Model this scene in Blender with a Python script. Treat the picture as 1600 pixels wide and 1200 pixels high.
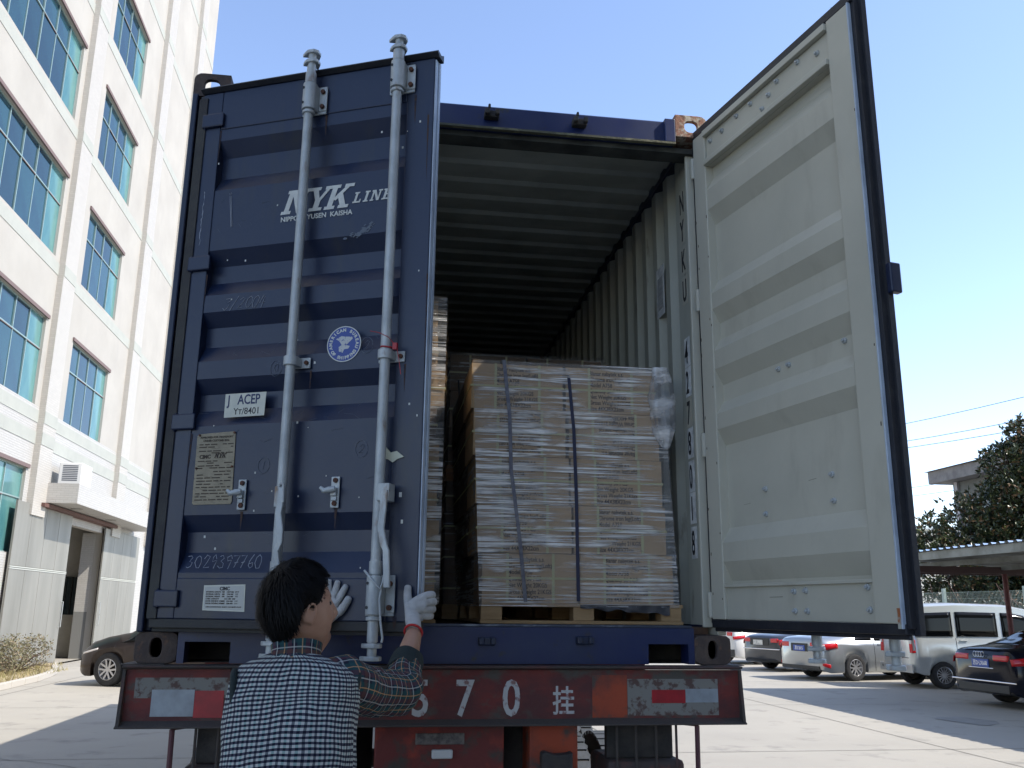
import bpy, bmesh, math, random
from mathutils import Vector, Matrix, noise
random.seed(7)
PI=math.pi; R=math.radians
for o in list(bpy.data.objects): bpy.data.objects.remove(o)
SC=bpy.context.scene; COL=SC.collection
# ------------------------------------------------------------------ camera
def cam_matrix(x,y,z,yaw,pitch,roll):
    cy,sy=math.cos(yaw),math.sin(yaw); cp,sp=math.cos(pitch),math.sin(pitch)
    f=Vector((sy*cp,cy*cp,sp)); r=Vector((cy,-sy,0)); u=r.cross(f)
    r2=r*math.cos(roll)+u*math.sin(roll); u2=-r*math.sin(roll)+u*math.cos(roll)
    return Matrix(((r2.x,u2.x,-f.x,x),(r2.y,u2.y,-f.y,y),(r2.z,u2.z,-f.z,z),(0,0,0,1)))
cd=bpy.data.cameras.new('camera'); cam=bpy.data.objects.new('camera',cd); COL.objects.link(cam)
cd.sensor_width=36; cd.lens=1418.5/1600*36; cd.clip_start=.05; cd.clip_end=3000
cam.matrix_world=cam_matrix(-.287,-3.864,1.669,.14104,.24321,.010509)
SC.camera=cam
SC.render.resolution_x=1024; SC.render.resolution_y=768
# ------------------------------------------------------------------ light
SUN=Vector((.886,-.35,1)).normalized()
el=math.asin(SUN.z); az=math.atan2(SUN.x,SUN.y)
W=bpy.data.worlds.new('World'); SC.world=W; W.use_nodes=True
wn=W.node_tree.nodes; wl=W.node_tree.links; wn.clear()
sky=wn.new('ShaderNodeTexSky'); sky.sky_type='NISHITA'; sky.sun_disc=False
sky.sun_elevation=el; sky.sun_rotation=az; sky.air_density=.85; sky.dust_density=.15; sky.ozone_density=4.2; sky.altitude=0
bg=wn.new('ShaderNodeBackground'); bg.inputs['Strength'].default_value=.15
wo=wn.new('ShaderNodeOutputWorld'); wb_=wn.new('ShaderNodeMixRGB'); wb_.blend_type='MULTIPLY'; wb_.inputs[0].default_value=1; wb_.inputs[2].default_value=(1.12,.94,.84,1); wl.new(sky.outputs[0],wb_.inputs[1]); wl.new(wb_.outputs[0],bg.inputs[0]); wl.new(bg.outputs[0],wo.inputs[0])
sd=bpy.data.lights.new('sun','SUN'); sd.energy=2.35; sd.angle=R(.53); sd.color=(1,.94,.85)
so=bpy.data.objects.new('sun',sd); COL.objects.link(so); so.rotation_euler=SUN.to_track_quat('Z','Y').to_euler(); so.location=(20,-20,40)
SC.view_settings.view_transform='Standard'; SC.view_settings.look='None'; SC.view_settings.exposure=1.53; SC.view_settings.gamma=1
SC.view_settings.use_curve_mapping=False
SC.render.engine='CYCLES'
SC.cycles.transparent_max_bounces=24; SC.cycles.max_bounces=8
Z0=1.45
# ------------------------------------------------------------------ helpers
def srgb(r,g,b):
    f=lambda c:(c/255)/12.92 if c/255<=.04045 else ((c/255+.055)/1.055)**2.4
    return (f(r),f(g),f(b),1)
def c4(c): return tuple(c)+(1,) if len(c)==3 else tuple(c)
def pbr(name,base,rough=.6,metal=0,var=None,vscale=4,vstretch=(1,1,1),vlo=.4,vhi=.65,var2=None,v2scale=18,v2lo=.58,v2hi=.68,v2stretch=(1,1,1),bump=0,bscale=60,spec=.5,rvar=0,coat=0,alpha=1,trans=0,emit=None,detail=5,coord='Object'):
    m=bpy.data.materials.new(name); m.use_nodes=True; nt=m.node_tree; N=nt.nodes; L=nt.links
    b=N['Principled BSDF']; b.inputs['Base Color'].default_value=c4(base); b.inputs['Roughness'].default_value=rough; b.inputs['Metallic'].default_value=metal
    b.inputs['Specular IOR Level'].default_value=spec; b.inputs['Coat Weight'].default_value=coat; b.inputs['Coat Roughness'].default_value=.06
    tc=N.new('ShaderNodeTexCoord'); out=None
    def nz(scale,stretch,lo,hi,det=detail):
        mp=N.new('ShaderNodeMapping'); mp.inputs['Scale'].default_value=stretch; L.new(tc.outputs[coord],mp.inputs[0])
        n=N.new('ShaderNodeTexNoise'); n.inputs['Scale'].default_value=scale; n.inputs['Detail'].default_value=det; n.inputs['Roughness'].default_value=.62; L.new(mp.outputs[0],n.inputs[0])
        r=N.new('ShaderNodeValToRGB'); r.color_ramp.elements[0].position=lo; r.color_ramp.elements[1].position=hi; L.new(n.outputs[0],r.inputs[0]); return n,r
    cur=None
    if var is not None:
        n,r=nz(vscale,vstretch,vlo,vhi); mx=N.new('ShaderNodeMixRGB'); mx.inputs[1].default_value=c4(base); mx.inputs[2].default_value=c4(var); L.new(r.outputs[0],mx.inputs[0]); cur=mx.outputs[0]
        if rvar:
            mr=N.new('ShaderNodeMapRange'); mr.inputs[3].default_value=rough-rvar; mr.inputs[4].default_value=rough+rvar; L.new(n.outputs[0],mr.inputs[0]); L.new(mr.outputs[0],b.inputs['Roughness'])
    if var2 is not None:
        n,r=nz(v2scale,v2stretch,v2lo,v2hi,8); mx=N.new('ShaderNodeMixRGB'); mx.inputs[2].default_value=c4(var2); L.new(r.outputs[0],mx.inputs[0])
        if cur is not None: L.new(cur,mx.inputs[1])
        else: mx.inputs[1].default_value=c4(base)
        cur=mx.outputs[0]
    if cur is not None: L.new(cur,b.inputs['Base Color'])
    if bump:
        n,r=nz(bscale,(1,1,1),0,1); bp=N.new('ShaderNodeBump'); bp.inputs['Strength'].default_value=bump; bp.inputs['Distance'].default_value=.01; L.new(n.outputs[0],bp.inputs['Height']); L.new(bp.outputs[0],b.inputs['Normal'])
    return m
class MB:
    def __init__(s): s.v=[]; s.f=[]; s.m=[]; s.uv=None
    def add(s,vs,fs,mi=0):
        k=len(s.v); s.v+= [tuple(v) for v in vs]; s.f+=[tuple(i+k for i in f) for f in fs]; s.m+=[mi]*len(fs)
    def box(s,x0,x1,y0,y1,z0,z1,mi=0):
        if x0>x1:x0,x1=x1,x0
        if y0>y1:y0,y1=y1,y0
        if z0>z1:z0,z1=z1,z0
        s.add([(x0,y0,z0),(x1,y0,z0),(x1,y1,z0),(x0,y1,z0),(x0,y0,z1),(x1,y0,z1),(x1,y1,z1),(x0,y1,z1)],
              [(0,3,2,1),(4,5,6,7),(0,1,5,4),(1,2,6,5),(2,3,7,6),(3,0,4,7)],mi); return s
    def prism(s,poly,axis,a,b,mi=0):
        n=len(poly)
        def P(q,t):
            return {'x':(t,q[0],q[1]),'y':(q[0],t,q[1]),'z':(q[0],q[1],t)}[axis]
        s.add([P(q,a) for q in poly]+[P(q,b) for q in poly],[tuple(range(n))[::-1],tuple(range(n,2*n))]+[(i,(i+1)%n,n+(i+1)%n,n+i) for i in range(n)],mi); return s
    def cyl(s,p0,p1,r,n=16,r1=None,mi=0,caps=True):
        p0=Vector(p0);p1=Vector(p1); d=(p1-p0).normalized(); a=d.orthogonal().normalized(); b=d.cross(a); r1=r if r1 is None else r1
        vs=[p0+(a*math.cos(2*PI*i/n)+b*math.sin(2*PI*i/n))*r for i in range(n)]+[p1+(a*math.cos(2*PI*i/n)+b*math.sin(2*PI*i/n))*r1 for i in range(n)]
        fs=[(i,(i+1)%n,n+(i+1)%n,n+i) for i in range(n)]
        if caps: fs+=[tuple(range(n))[::-1],tuple(range(n,2*n))]
        s.add(vs,fs,mi); return s
    def tube(s,pts,r,n=8,mi=0):
        pts=[Vector(p) for p in pts]; rs=r if isinstance(r,(list,tuple)) else [r]*len(pts); rings=[]
        a=None
        for i,p in enumerate(pts):
            d=(pts[min(i+1,len(pts)-1)]-pts[max(i-1,0)]).normalized()
            if a is None: a=d.orthogonal().normalized()
            a=(a-d*a.dot(d)).normalized(); b=d.cross(a)
            rings.append([p+(a*math.cos(2*PI*k/n)+b*math.sin(2*PI*k/n))*rs[i] for k in range(n)])
        s.loft(rings,mi); return s
    def loft(s,rings,mi=0,caps=True):
        n=len(rings[0]); vs=[v for r in rings for v in r]; fs=[]
        for j in range(len(rings)-1):
            for k in range(n): fs.append((j*n+k,j*n+(k+1)%n,(j+1)*n+(k+1)%n,(j+1)*n+k))
        if caps: fs+=[tuple(range(n))[::-1],tuple(range((len(rings)-1)*n,len(rings)*n))]
        s.add(vs,fs,mi)
    def xf(s,M): s.v=[tuple(M@Vector(v)) for v in s.v]; return s
    def build(s,name,mats,parent=None,smooth=False,bevel=0,loc=None,fix=True):
        me=bpy.data.meshes.new(name); me.from_pydata(s.v,[],s.f)
        if not isinstance(mats,(list,tuple)): mats=[mats]
        for m in mats: me.materials.append(m)
        me.polygons.foreach_set('material_index',s.m)
        if s.uv:
            ul=me.uv_layers.new(name='UVMap')
            for lp in me.loops: ul.data[lp.index].uv=s.uv[lp.vertex_index]
        if fix:
            bm=bmesh.new(); bm.from_mesh(me); bmesh.ops.recalc_face_normals(bm,faces=bm.faces); bm.to_mesh(me); bm.free()
        if smooth:
            me.polygons.foreach_set('use_smooth',[True]*len(me.polygons))
            if smooth!='all': me.set_sharp_from_angle(angle=R(38))
        o=bpy.data.objects.new(name,me); COL.objects.link(o)
        if parent: o.parent=parent
        if loc: o.location=loc
        if bevel:
            b=o.modifiers.new('bevel','BEVEL'); b.width=bevel; b.segments=2; b.limit_method='ANGLE'; b.angle_limit=R(40); b.harden_normals=False
        return o
def thing(name,label,cat,loc=(0,0,0),rz=0,group=None):
    o=bpy.data.objects.new(name,None); COL.objects.link(o); o.location=loc; o.rotation_euler=(0,0,rz); o.empty_display_size=.2
    return tag(o,label,cat,group)
def tag(o,label,cat,group=None,kind=None):
    o['label']=label; o['category']=cat
    if group: o['group']=group
    if kind: o['kind']=kind
    return o
def struct(o,label=None):
    o['kind']='structure'
    if label: o['label']=label
    return o
def part(name,parent,loc=(0,0,0),rz=0):
    o=bpy.data.objects.new(name,None); COL.objects.link(o); o.parent=parent; o.location=loc; o.rotation_euler=(0,0,rz); return o
def mcopy(o,parent,loc=None,rot=None):
    c=o.copy(); COL.objects.link(c); c.parent=parent
    if loc is not None: c.location=loc
    if rot is not None: c.rotation_euler=rot
    return c
def text(name,s,size,m,parent,loc,rot=(PI/2,0,0),ext=.0006,align='LEFT',shear=0,sx=1,off=0,spacing=1,line=1,valign='TOP_BASELINE'):
    cu=bpy.data.curves.new(name,'FONT'); cu.body=s; cu.size=size; cu.extrude=ext; cu.align_x=align; cu.align_y=valign; cu.shear=shear; cu.offset=off; cu.space_character=spacing; cu.space_line=line; cu.resolution_u=3
    t=bpy.data.objects.new(name,cu); COL.objects.link(t)
    dg=bpy.context.evaluated_depsgraph_get(); me=bpy.data.meshes.new_from_object(t.evaluated_get(dg)); bpy.data.objects.remove(t)
    me.materials.clear(); me.materials.append(m)
    o=bpy.data.objects.new(name,me); COL.objects.link(o); o.parent=parent; o.location=loc; o.rotation_euler=rot; o.scale=(sx,1,1); return o
def join(name,objs,parent=None):
    """merge several freshly made meshes into one mesh object"""
    mb=[]; base=objs[0]
    bm=bmesh.new(); mats=[]
    for o in objs:
        me=o.data.copy(); me.transform(Matrix.LocRotScale(o.location,o.rotation_euler,o.scale))
        idx=[]
        for m in me.materials:
            if m not in mats: mats.append(m)
            idx.append(mats.index(m))
        for p_ in me.polygons: p_.material_index=idx[p_.material_index] if idx else 0
        bm.from_mesh(me); bpy.data.meshes.remove(me)
    me=bpy.data.meshes.new(name); bm.to_mesh(me); bm.free()
    for m in mats: me.materials.append(m)
    par=parent if parent else base.parent
    for o in objs: bpy.data.objects.remove(o)
    r=bpy.data.objects.new(name,me); COL.objects.link(r); r.parent=par; return r
def skin(name,pts,edges,m,parent=None,sub=2,root=0,smooth=True):
    me=bpy.data.meshes.new(name); me.from_pydata([p[:3] for p in pts],edges,[])
    o=bpy.data.objects.new(name,me); COL.objects.link(o)
    md=o.modifiers.new('s','SKIN'); md.use_smooth_shade=True; md.branch_smoothing=.4
    sb=o.modifiers.new('u','SUBSURF'); sb.levels=sub; sb.render_levels=sub
    if not me.skin_vertices: me.attributes.new  # layer is made by the modifier
    sv=me.skin_vertices[0].data
    for i,p in enumerate(pts):
        r=p[3]; sv[i].radius=(r,r) if not isinstance(r,tuple) else r; sv[i].use_root=(i==root)
    bpy.context.view_layer.update()
    dg=bpy.context.evaluated_depsgraph_get(); n=bpy.data.meshes.new_from_object(o.evaluated_get(dg)); bpy.data.objects.remove(o)
    n.materials.clear(); n.materials.append(m)
    n.polygons.foreach_set('use_smooth',[True]*len(n.polygons))
    r=bpy.data.objects.new(name,n); COL.objects.link(r); r.parent=parent; return r
# ------------------------------------------------------------------ materials
M={}
M['blue']=pbr('navy paint',(.0052,.0120,.038),.38,var=(.009,.0175,.046),vscale=2.2,vstretch=(1,1,.5),vlo=.35,vhi=.7,var2=(.026,.027,.030),v2scale=6,v2stretch=(1,1,.22),v2lo=.54,v2hi=.78,bump=.12,bscale=25,rvar=.12)
M['blue_bright']=pbr('bright navy paint',(.006,.015,.075),.36,var=(.02,.03,.075),vscale=3,vlo=.4,vhi=.7,var2=(.03,.028,.03),v2scale=14,v2lo=.6,v2hi=.7,bump=.1,bscale=20,rvar=.1)
M['cream']=pbr('grey green paint',(.48,.455,.365),.5,var=(.42,.40,.32),vscale=1.9,vlo=.35,vhi=.7,var2=(.36,.33,.26),v2scale=6,v2stretch=(1,1,.3),v2lo=.56,v2hi=.85,bump=.08,bscale=18,rvar=.08)
M['ceil']=pbr('grimy ceiling paint',(.42,.42,.36),.6,var=(.30,.30,.25),vscale=2.5,bump=.1)
M['inner']=pbr('grey interior paint',(.42,.42,.35),.55,var=(.32,.32,.26),vscale=2.5,vstretch=(1,1,.35),vlo=.35,vhi=.7,var2=(.13,.11,.08),v2scale=12,v2stretch=(1,1,.25),v2lo=.6,v2hi=.75,bump=.1)
M['galv']=pbr('galvanised steel',(.46,.48,.47),.5,.25,var=(.33,.35,.35),vscale=9,vlo=.35,vhi=.7,var2=(.22,.15,.10),v2scale=18,v2stretch=(1,1,.4),v2lo=.60,v2hi=.74,bump=.25,bscale=90,rvar=.1)
M['rust']=pbr('rust',(.12,.045,.022),.85,var=(.05,.025,.02),vscale=30,bump=.5,bscale=120)
M['cast']=pbr('dirty brown casting',(.055,.038,.032),.75,var=(.10,.07,.05),vscale=12,vlo=.45,vhi=.75,var2=(.16,.08,.04),v2scale=22,v2lo=.58,v2hi=.7,bump=.5,bscale=60)
M['cast_r']=pbr('rusty peeling casting',(.26,.12,.07),.8,var=(.42,.36,.27),vscale=22,vlo=.48,vhi=.58,var2=(.10,.04,.02),v2scale=35,v2lo=.55,v2hi=.65,bump=.5,bscale=70)
M['rubber']=pbr('black rubber',(.014,.015,.02),.55,var=(.035,.035,.035),vscale=8,vlo=.5,vhi=.8,bump=.2)
M['rubber_brown']=pbr('weathered rubber',(.05,.048,.042),.8,var=(.03,.028,.03),vscale=5,vstretch=(.4,1,1),bump=.4)
M['edge']=pbr('pale edge paint',(.42,.48,.55),.4,var=(.3,.35,.42),vscale=6)
M['floor_ply']=pbr('container plywood',(.12,.06,.03),.7,var=(.08,.04,.022),vscale=4,vstretch=(6,1,1),bump=.2)
M['white_print']=pbr('faded white print',(.62,.62,.56),.7,var=(.5,.5,.46),vscale=30)
M['black_print']=pbr('black print',(.02,.02,.022),.6)
M['ink']=pbr('brown black ink',(.05,.035,.025),.8)
M['chalk']=pbr('chalk',(.34,.36,.40),.95)
M['chalk_dim']=pbr('dim chalk',(.13,.15,.18),.95)
M['sticker']=pbr('cream sticker',(.58,.57,.47),.6,var=(.5,.5,.42),vscale=20)
M['plate_tan']=pbr('tan metal plate',(.27,.23,.155),.55,.2,var=(.20,.17,.115),vscale=12,var2=(.12,.1,.07),v2scale=45,v2stretch=(1,1,3),v2lo=.55,v2hi=.7)
M['abs_blue']=pbr('emblem blue',(.02,.05,.25),.4)
M['red']=pbr('red plastic',(.35,.01,.015),.4)
M['beam']=pbr('faded red beam',(.085,.022,.02),.7,var=(.16,.025,.018),vscale=4,vstretch=(1,1,1.6),vlo=.42,vhi=.6,var2=(.07,.062,.05),v2scale=9,v2stretch=(.7,1,1),v2lo=.5,v2hi=.62,bump=.4,bscale=40)
M['beam_edge']=pbr('dirty beam flange',(.055,.045,.038),.8,var=(.11,.04,.035),vscale=6,vstretch=(.6,1,1),vlo=.5,vhi=.7,bump=.5,bscale=50)
M['orange']=pbr('orange red steel',(.32,.05,.015),.65,var=(.16,.035,.02),vscale=5,vlo=.45,vhi=.65,var2=(.07,.05,.04),v2scale=11,v2lo=.52,v2hi=.65,bump=.3)
M['redblock']=pbr('dark red steel',(.13,.02,.015),.65,var=(.24,.03,.015),vscale=6,vlo=.5,vhi=.62,var2=(.05,.04,.03),v2scale=9,v2lo=.5,v2hi=.62,bump=.3)
M['tape_red']=pbr('red reflective tape',(.38,.012,.02),.35,var=(.25,.01,.015),vscale=10)
M['tape_white']=pbr('white reflective tape',(.30,.33,.35),.35,var=(.22,.24,.25),vscale=12)
M['residue']=pbr('tape residue',(.20,.19,.165),.9,var=(.1,.06,.05),vscale=22,vlo=.5,vhi=.58)
M['black_steel']=pbr('black dirty steel',(.022,.02,.018),.75,var=(.05,.042,.036),vscale=8,bump=.4)
M['tyre']=pbr('tyre rubber',(.018,.018,.02),.8,var=(.035,.035,.035),vscale=10,bump=.2)
M['tread']=pbr('dusty tread',(.06,.07,.09),.8,var=(.04,.05,.06),vscale=12,bump=.2)
M['wood']=pbr('pallet pine',(.42,.27,.13),.75,var=(.33,.2,.09),vscale=9,vstretch=(1,1,8),vlo=.35,vhi=.7,bump=.3,bscale=30)
M['wood_o']=pbr('orange pine',(.38,.17,.05),.75,var=(.28,.11,.03),vscale=9,vstretch=(1,1,6),bump=.3)
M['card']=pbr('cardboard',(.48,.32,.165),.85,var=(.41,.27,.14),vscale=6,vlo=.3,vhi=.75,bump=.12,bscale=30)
M['card_shade']=pbr('shaded cardboard',(.17,.105,.06),.85,var=(.12,.075,.045),vscale=6,bump=.2)  # cardboard darkened to paint in the shade on stack side, gap and rear load
M['strap_y']=pbr('yellow plastic strap',(.47,.43,.20),.45)
M['strap_g']=pbr('grey steel strap',(.17,.17,.19),.35,.6,var=(.1,.1,.13),vscale=30)
M['strap_b']=pbr('dark blue strap',(.015,.018,.05),.4)
M['paper']=pbr('white paper',(.72,.72,.68),.8,var=(.45,.46,.45),vscale=15)
def film_mat(name,lo,hi,amax,tint=(.86,.82,.76),zs=42,base=.07,side=False):
    m=bpy.data.materials.new(name); m.use_nodes=True; nt=m.node_tree; N=nt.nodes; L=nt.links; N.clear()
    out=N.new('ShaderNodeOutputMaterial'); tr=N.new('ShaderNodeBsdfTransparent'); tr.inputs[0].default_value=(.93,.93,.94,1)
    p=N.new('ShaderNodeBsdfPrincipled'); p.inputs['Base Color'].default_value=c4(tint); p.inputs['Roughness'].default_value=.18; p.inputs['Specular IOR Level'].default_value=1
    mix=N.new('ShaderNodeMixShader'); L.new(tr.outputs[0],mix.inputs[1]); L.new(p.outputs[0],mix.inputs[2]); L.new(mix.outputs[0],out.inputs[0])
    tc=N.new('ShaderNodeTexCoord')
    def streak(rot,sc,scale,lo,hi,dist=.6):
        mp=N.new('ShaderNodeMapping'); mp.inputs['Scale'].default_value=sc; mp.inputs['Rotation'].default_value=(0,rot,0); L.new(tc.outputs['Object'],mp.inputs[0])
        n=N.new('ShaderNodeTexNoise'); n.inputs['Scale'].default_value=scale; n.inputs['Detail'].default_value=4; n.inputs['Roughness'].default_value=.55; n.inputs['Distortion'].default_value=dist; L.new(mp.outputs[0],n.inputs[0])
        r=N.new('ShaderNodeValToRGB'); r.color_ramp.elements[0].position=lo; r.color_ramp.elements[1].position=hi; L.new(n.outputs[0],r.inputs[0]); return n,r
    n1,r1=streak(R(3),(1.1,1.1,zs),1.6,lo,hi); n2,r2=streak(R(-9),(1.6,1.6,zs*1.2),1.5,lo+.02,hi+.02); n3,r3=streak(0,(1.6,1,4.5),2.0,.38,.60)
    mx=N.new('ShaderNodeMath'); mx.operation='MAXIMUM'; L.new(r1.outputs[0],mx.inputs[0]); L.new(r2.outputs[0],mx.inputs[1])
    mu=N.new('ShaderNodeMath'); mu.operation='MULTIPLY'; L.new(mx.outputs[0],mu.inputs[0]); L.new(r3.outputs[0],mu.inputs[1])
    ma=N.new('ShaderNodeMath'); ma.operation='MULTIPLY_ADD'; L.new(mu.outputs[0],ma.inputs[0]); ma.inputs[1].default_value=amax; ma.inputs[2].default_value=base
    if side:
        # film streaks turn denser towards the left column
        sx_=N.new('ShaderNodeSeparateXYZ'); L.new(tc.outputs['Object'],sx_.inputs[0]); mr_=N.new('ShaderNodeMapRange'); mr_.inputs[1].default_value=.30; mr_.inputs[2].default_value=.75; mr_.inputs[3].default_value=1.3; mr_.inputs[4].default_value=.8; L.new(sx_.outputs[0],mr_.inputs[0]); L.new(mr_.outputs[0],ma.inputs[1])
    L.new(ma.outputs[0],mix.inputs[0])
    bp=N.new('ShaderNodeBump'); bp.inputs['Strength'].default_value=.9; bp.inputs['Distance'].default_value=.012; L.new(n1.outputs[0],bp.inputs['Height']); L.new(bp.outputs[0],p.inputs['Normal'])
    return m
M['film']=film_mat('stretch film',.49,.625,.88,zs=58,base=.12,side=True)
M['film_dark']=film_mat('thin stretch film',.52,.7,.45)
M['film_wad']=film_mat('bunched stretch film',.35,.6,.85,zs=4)
# ------------------------------------------------------------------ ground
def mat_ground():
    m=pbr('concrete yard',(.375,.35,.30),.88,var=(.32,.30,.26),vscale=.35,vlo=.35,vhi=.7,var2=(.18,.17,.155),v2scale=1.6,v2lo=.56,v2hi=.8,bump=.25,bscale=25,detail=9)
    return m
M['ground']=mat_ground()
g=MB(); g.add([(-600,-600,0),(600,-600,0),(600,900,0),(-600,900,0)],[(0,1,2,3)])
struct(g.build('ground',M['ground']),'pale concrete yard around the truck')
# expansion joints sealed with dark filler
j=MB()
M['joint']=pbr('joint filler',(.10,.095,.085),.9,var=(.2,.19,.17),vscale=2)
for x in (-14,-7.2,2.9,6.9+.1,14.2,21): j.add([(x-.008,-30,.004),(x+.008,-30,.004),(x+.008,70,.004),(x-.008,70,.004)],[(0,1,2,3)])
for y in (-9,-3.5,2,7.5,13,18.5,24,29.5,35,41): j.add([(-30,y-.008,.004),(30,y-.008,.004),(30,y+.008,.004),(-30,y+.008,.004)],[(0,1,2,3)])
struct(j.build('ground_joint',M['joint']))
random.seed(41)
M['stain']=pbr('oil stain',(.24,.23,.21),.8,var=(.30,.29,.265),vscale=3)
for (sx_,sy_,sr) in ((6.2,14.5,.5),(9.2,10.4,.4),(5.2,10.9,.15)):
    q=MB(); n=26; q.add([(sx_+sr*(1+.5*noise.noise(Vector((math.cos(2*PI*i/n)*2+sx_,math.sin(2*PI*i/n)*2,sy_))))*math.cos(2*PI*i/n),sy_+1.5*sr*(1+.5*noise.noise(Vector((math.cos(2*PI*i/n)*2,math.sin(2*PI*i/n)*2,sx_))))*math.sin(2*PI*i/n),.006) for i in range(n)],[tuple(range(n))]); struct(q.build('oil_stain',M['stain']))
for k in range(7):
    x,y=random.uniform(-7,9),random.uniform(6,17); a=random.uniform(0,PI); q=MB(); P=[]
    for i in range(16):
        P.append((x,y)); a+=random.uniform(-.5,.5); x+=math.cos(a)*.22; y+=math.sin(a)*.22
    for (p0,p1) in zip(P[:-1],P[1:]):
        d=Vector((p1[0]-p0[0],p1[1]-p0[1])).normalized(); w=random.uniform(.003,.008); q.add([(p0[0]-d.y*w,p0[1]+d.x*w,.008),(p0[0]+d.y*w,p0[1]-d.x*w,.008),(p1[0]+d.y*w,p1[1]-d.x*w,.008),(p1[0]-d.y*w,p1[1]+d.x*w,.008)],[(0,1,2,3)])
    struct(q.build('ground_crack',M['joint']))
# ================================================================== CONTAINER
cont=thing('shipping_container','navy blue shipping container on the trailer, both rear doors open, loaded with cartons','shipping container',(0,0,Z0))
HW=1.219; H=2.591; LEN=12.19
def top_casting(x0,x1,m):
    z0,z1=H-.118,H; xc=(x0+x1)/2; zc=(z0+z1)/2; n=36; mb=MB(); out=[];inn=[]; so=-1 if x0<0 else 1
    for i in range(n):
        a=2*PI*(i+.5)/n; ca,sa=math.cos(a),math.sin(a); k=1/max(abs(ca),abs(sa)); ox,oz=ca*k,sa*k
        if ox*so>.0 and oz>0:
            dx,dz=max(0,abs(ox)-.55),max(0,oz-.4); l=math.hypot(dx/.45,dz/.6)
            if l>1: ox=so*(.55+dx/l); oz=.4+dz/l
        out.append((xc+ox*.081,zc+oz*.059)); inn.append((xc+.034*math.copysign(abs(ca)**.75,ca),zc+.031*math.copysign(abs(sa)**.75,sa)-.002))
    mb.loft([[(p[0],.022,p[1]) for p in inn],[(p[0],0,p[1]) for p in inn],[(p[0],0,p[1]) for p in out],[(p[0],.022,p[1]) for p in out],[(p[0],.022,p[1]) for p in inn]],caps=False)
    mb.box(x0,x0+.02,.0222,.178,z0,z1-(.03 if so<0 else 0)); mb.box(x1-.02,x1,.0222,.178,z0,z1-(.03 if so>0 else 0)); mb.box(x0+.0202,x1-.0202,.0222,.178,z0,z0+.018); mb.box(x0+.0202,x1-.0202,.16,.178,z0+.0182,z0+.05)
    return mb.build('corner_casting',m,cont,smooth=True,bevel=.002)
def casting(x0,x1,z0,z1,side,m,hole_w,hole_h,hz):
    """hollow corner casting with an oval aperture in the rear face and one in the outer side face"""
    bm=bmesh.new(); y1=.178; t=.022
    # rear plate with hole
    def plate(w,h,hw,hh,cx,cz,rc,n=28):
        # returns outer loop & hole loop as rings in 2D with rounded corner rc
        out=[];inn=[]
        for i in range(n):
            a=2*PI*i/n; ca,sa=math.cos(a),math.sin(a)
            k=1/max(abs(ca),abs(sa)); ox,oz=ca*k*w/2,sa*k*h/2
            # soften corners
            s=min(1,1-rc*max(0,min(abs(ca),abs(sa))*k-.72))
            out.append((ox*s+0,oz*s)); inn.append((cx+hw/2*math.copysign(abs(ca)**.8,ca),cz+hh/2*math.copysign(abs(sa)**.8,sa)))
        return out,inn
    w=x1-x0;h=z1-z0; xc=(x0+x1)/2; zc=(z0+z1)/2
    out,inn=plate(w,h,hole_w,hole_h,0,hz,.28)
    mb=MB(); n=len(out)
    rings=[[(xc+p[0],-.0+.0,zc+p[1]) for p in inn],[(xc+p[0],0,zc+p[1]) for p in out],[(xc+p[0],y1,zc+p[1]) for p in out]]
    mb.loft([[ (v[0],t,v[2]) for v in rings[0]],rings[0],rings[1],rings[2]],caps=False)
    # inner wall of back plate w/ hole so that the sky shows through the top castings
    inn2=[(xc+p[0],y1,zc+p[1]) for p in inn]
    mb.loft([rings[2],inn2,[(v[0],y1-t,v[2]) for v in inn2]],caps=False)
    return mb.build('corner_casting',m,cont,smooth=True,bevel=.003,fix=True)
casting(-HW,-HW+.162,0,.118,-1,M['cast'],.045,.075,0)
casting(HW-.162,HW,0,.118,1,M['cast'],.040,.075,0)
top_casting(-HW,-HW+.162,M['cast'])
top_casting(HW-.162,HW,M['cast_r'])
for x in (-HW,HW-.162):
    for z in (0,H-.118): MB().box(x,x+.162,LEN-.178,LEN,z,z+.118).build('corner_casting',M['blue'],cont,bevel=.008)
# dark core behind the bottom castings
# rear frame
b=MB(); b.box(-HW+.004,-1.168,.03,.15,.118,H-.118).box(-HW+.004,-HW+.03,-.02,.0298,.118,H-.118); b.build('corner_post',M['blue'],cont,bevel=.006)
MB().box(-1.17,-.80,.3,.32,-.003,.149).build('pocket_light_stop',M['black_steel'],cont); MB().box(.80,1.17,.3,.32,-.003,.149).build('pocket_light_stop',M['black_steel'],cont)  # black plates added to keep the sill pockets dark
MB().box(-1.15,1.15,.105,.30,-.002,.001).build('pocket_floor',M['black_steel'],cont)
b=MB(); b.box(1.172,HW-.004,.03,.15,.118,H-.118).box(1.128,1.172,.075,.095,.15,2.43).box(1.148,1.172,.1,.15,.15,2.43); b.build('corner_post',[M['cream']],cont,bevel=.005)
b=MB(); b.prism([(.02,2.438),(.02,2.555),(.05,2.575),(.14,2.578),(.14,2.438)],'x',-HW+.162,HW-.162); b.build('door_header',M['blue_bright'],cont,bevel=.003)
b=MB(); b.box(-HW+.162,HW-.162,-.001,.022,2.430,2.441); b.build('header_lip',pbr('mossy lip',(.10,.095,.06),.9,var=(.22,.2,.12),vscale=14,vstretch=(.5,1,1),vlo=.5,vhi=.62,bump=.6),cont)
b=MB(); b.box(HW-.215,HW-.162,-.001,.14,2.44,2.565); b.build('header_block',M['blue_bright'],cont,bevel=.004)
b=MB()
xs=[-HW+.162,-1.03,-.855,.855,1.03,HW-.162]
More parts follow.
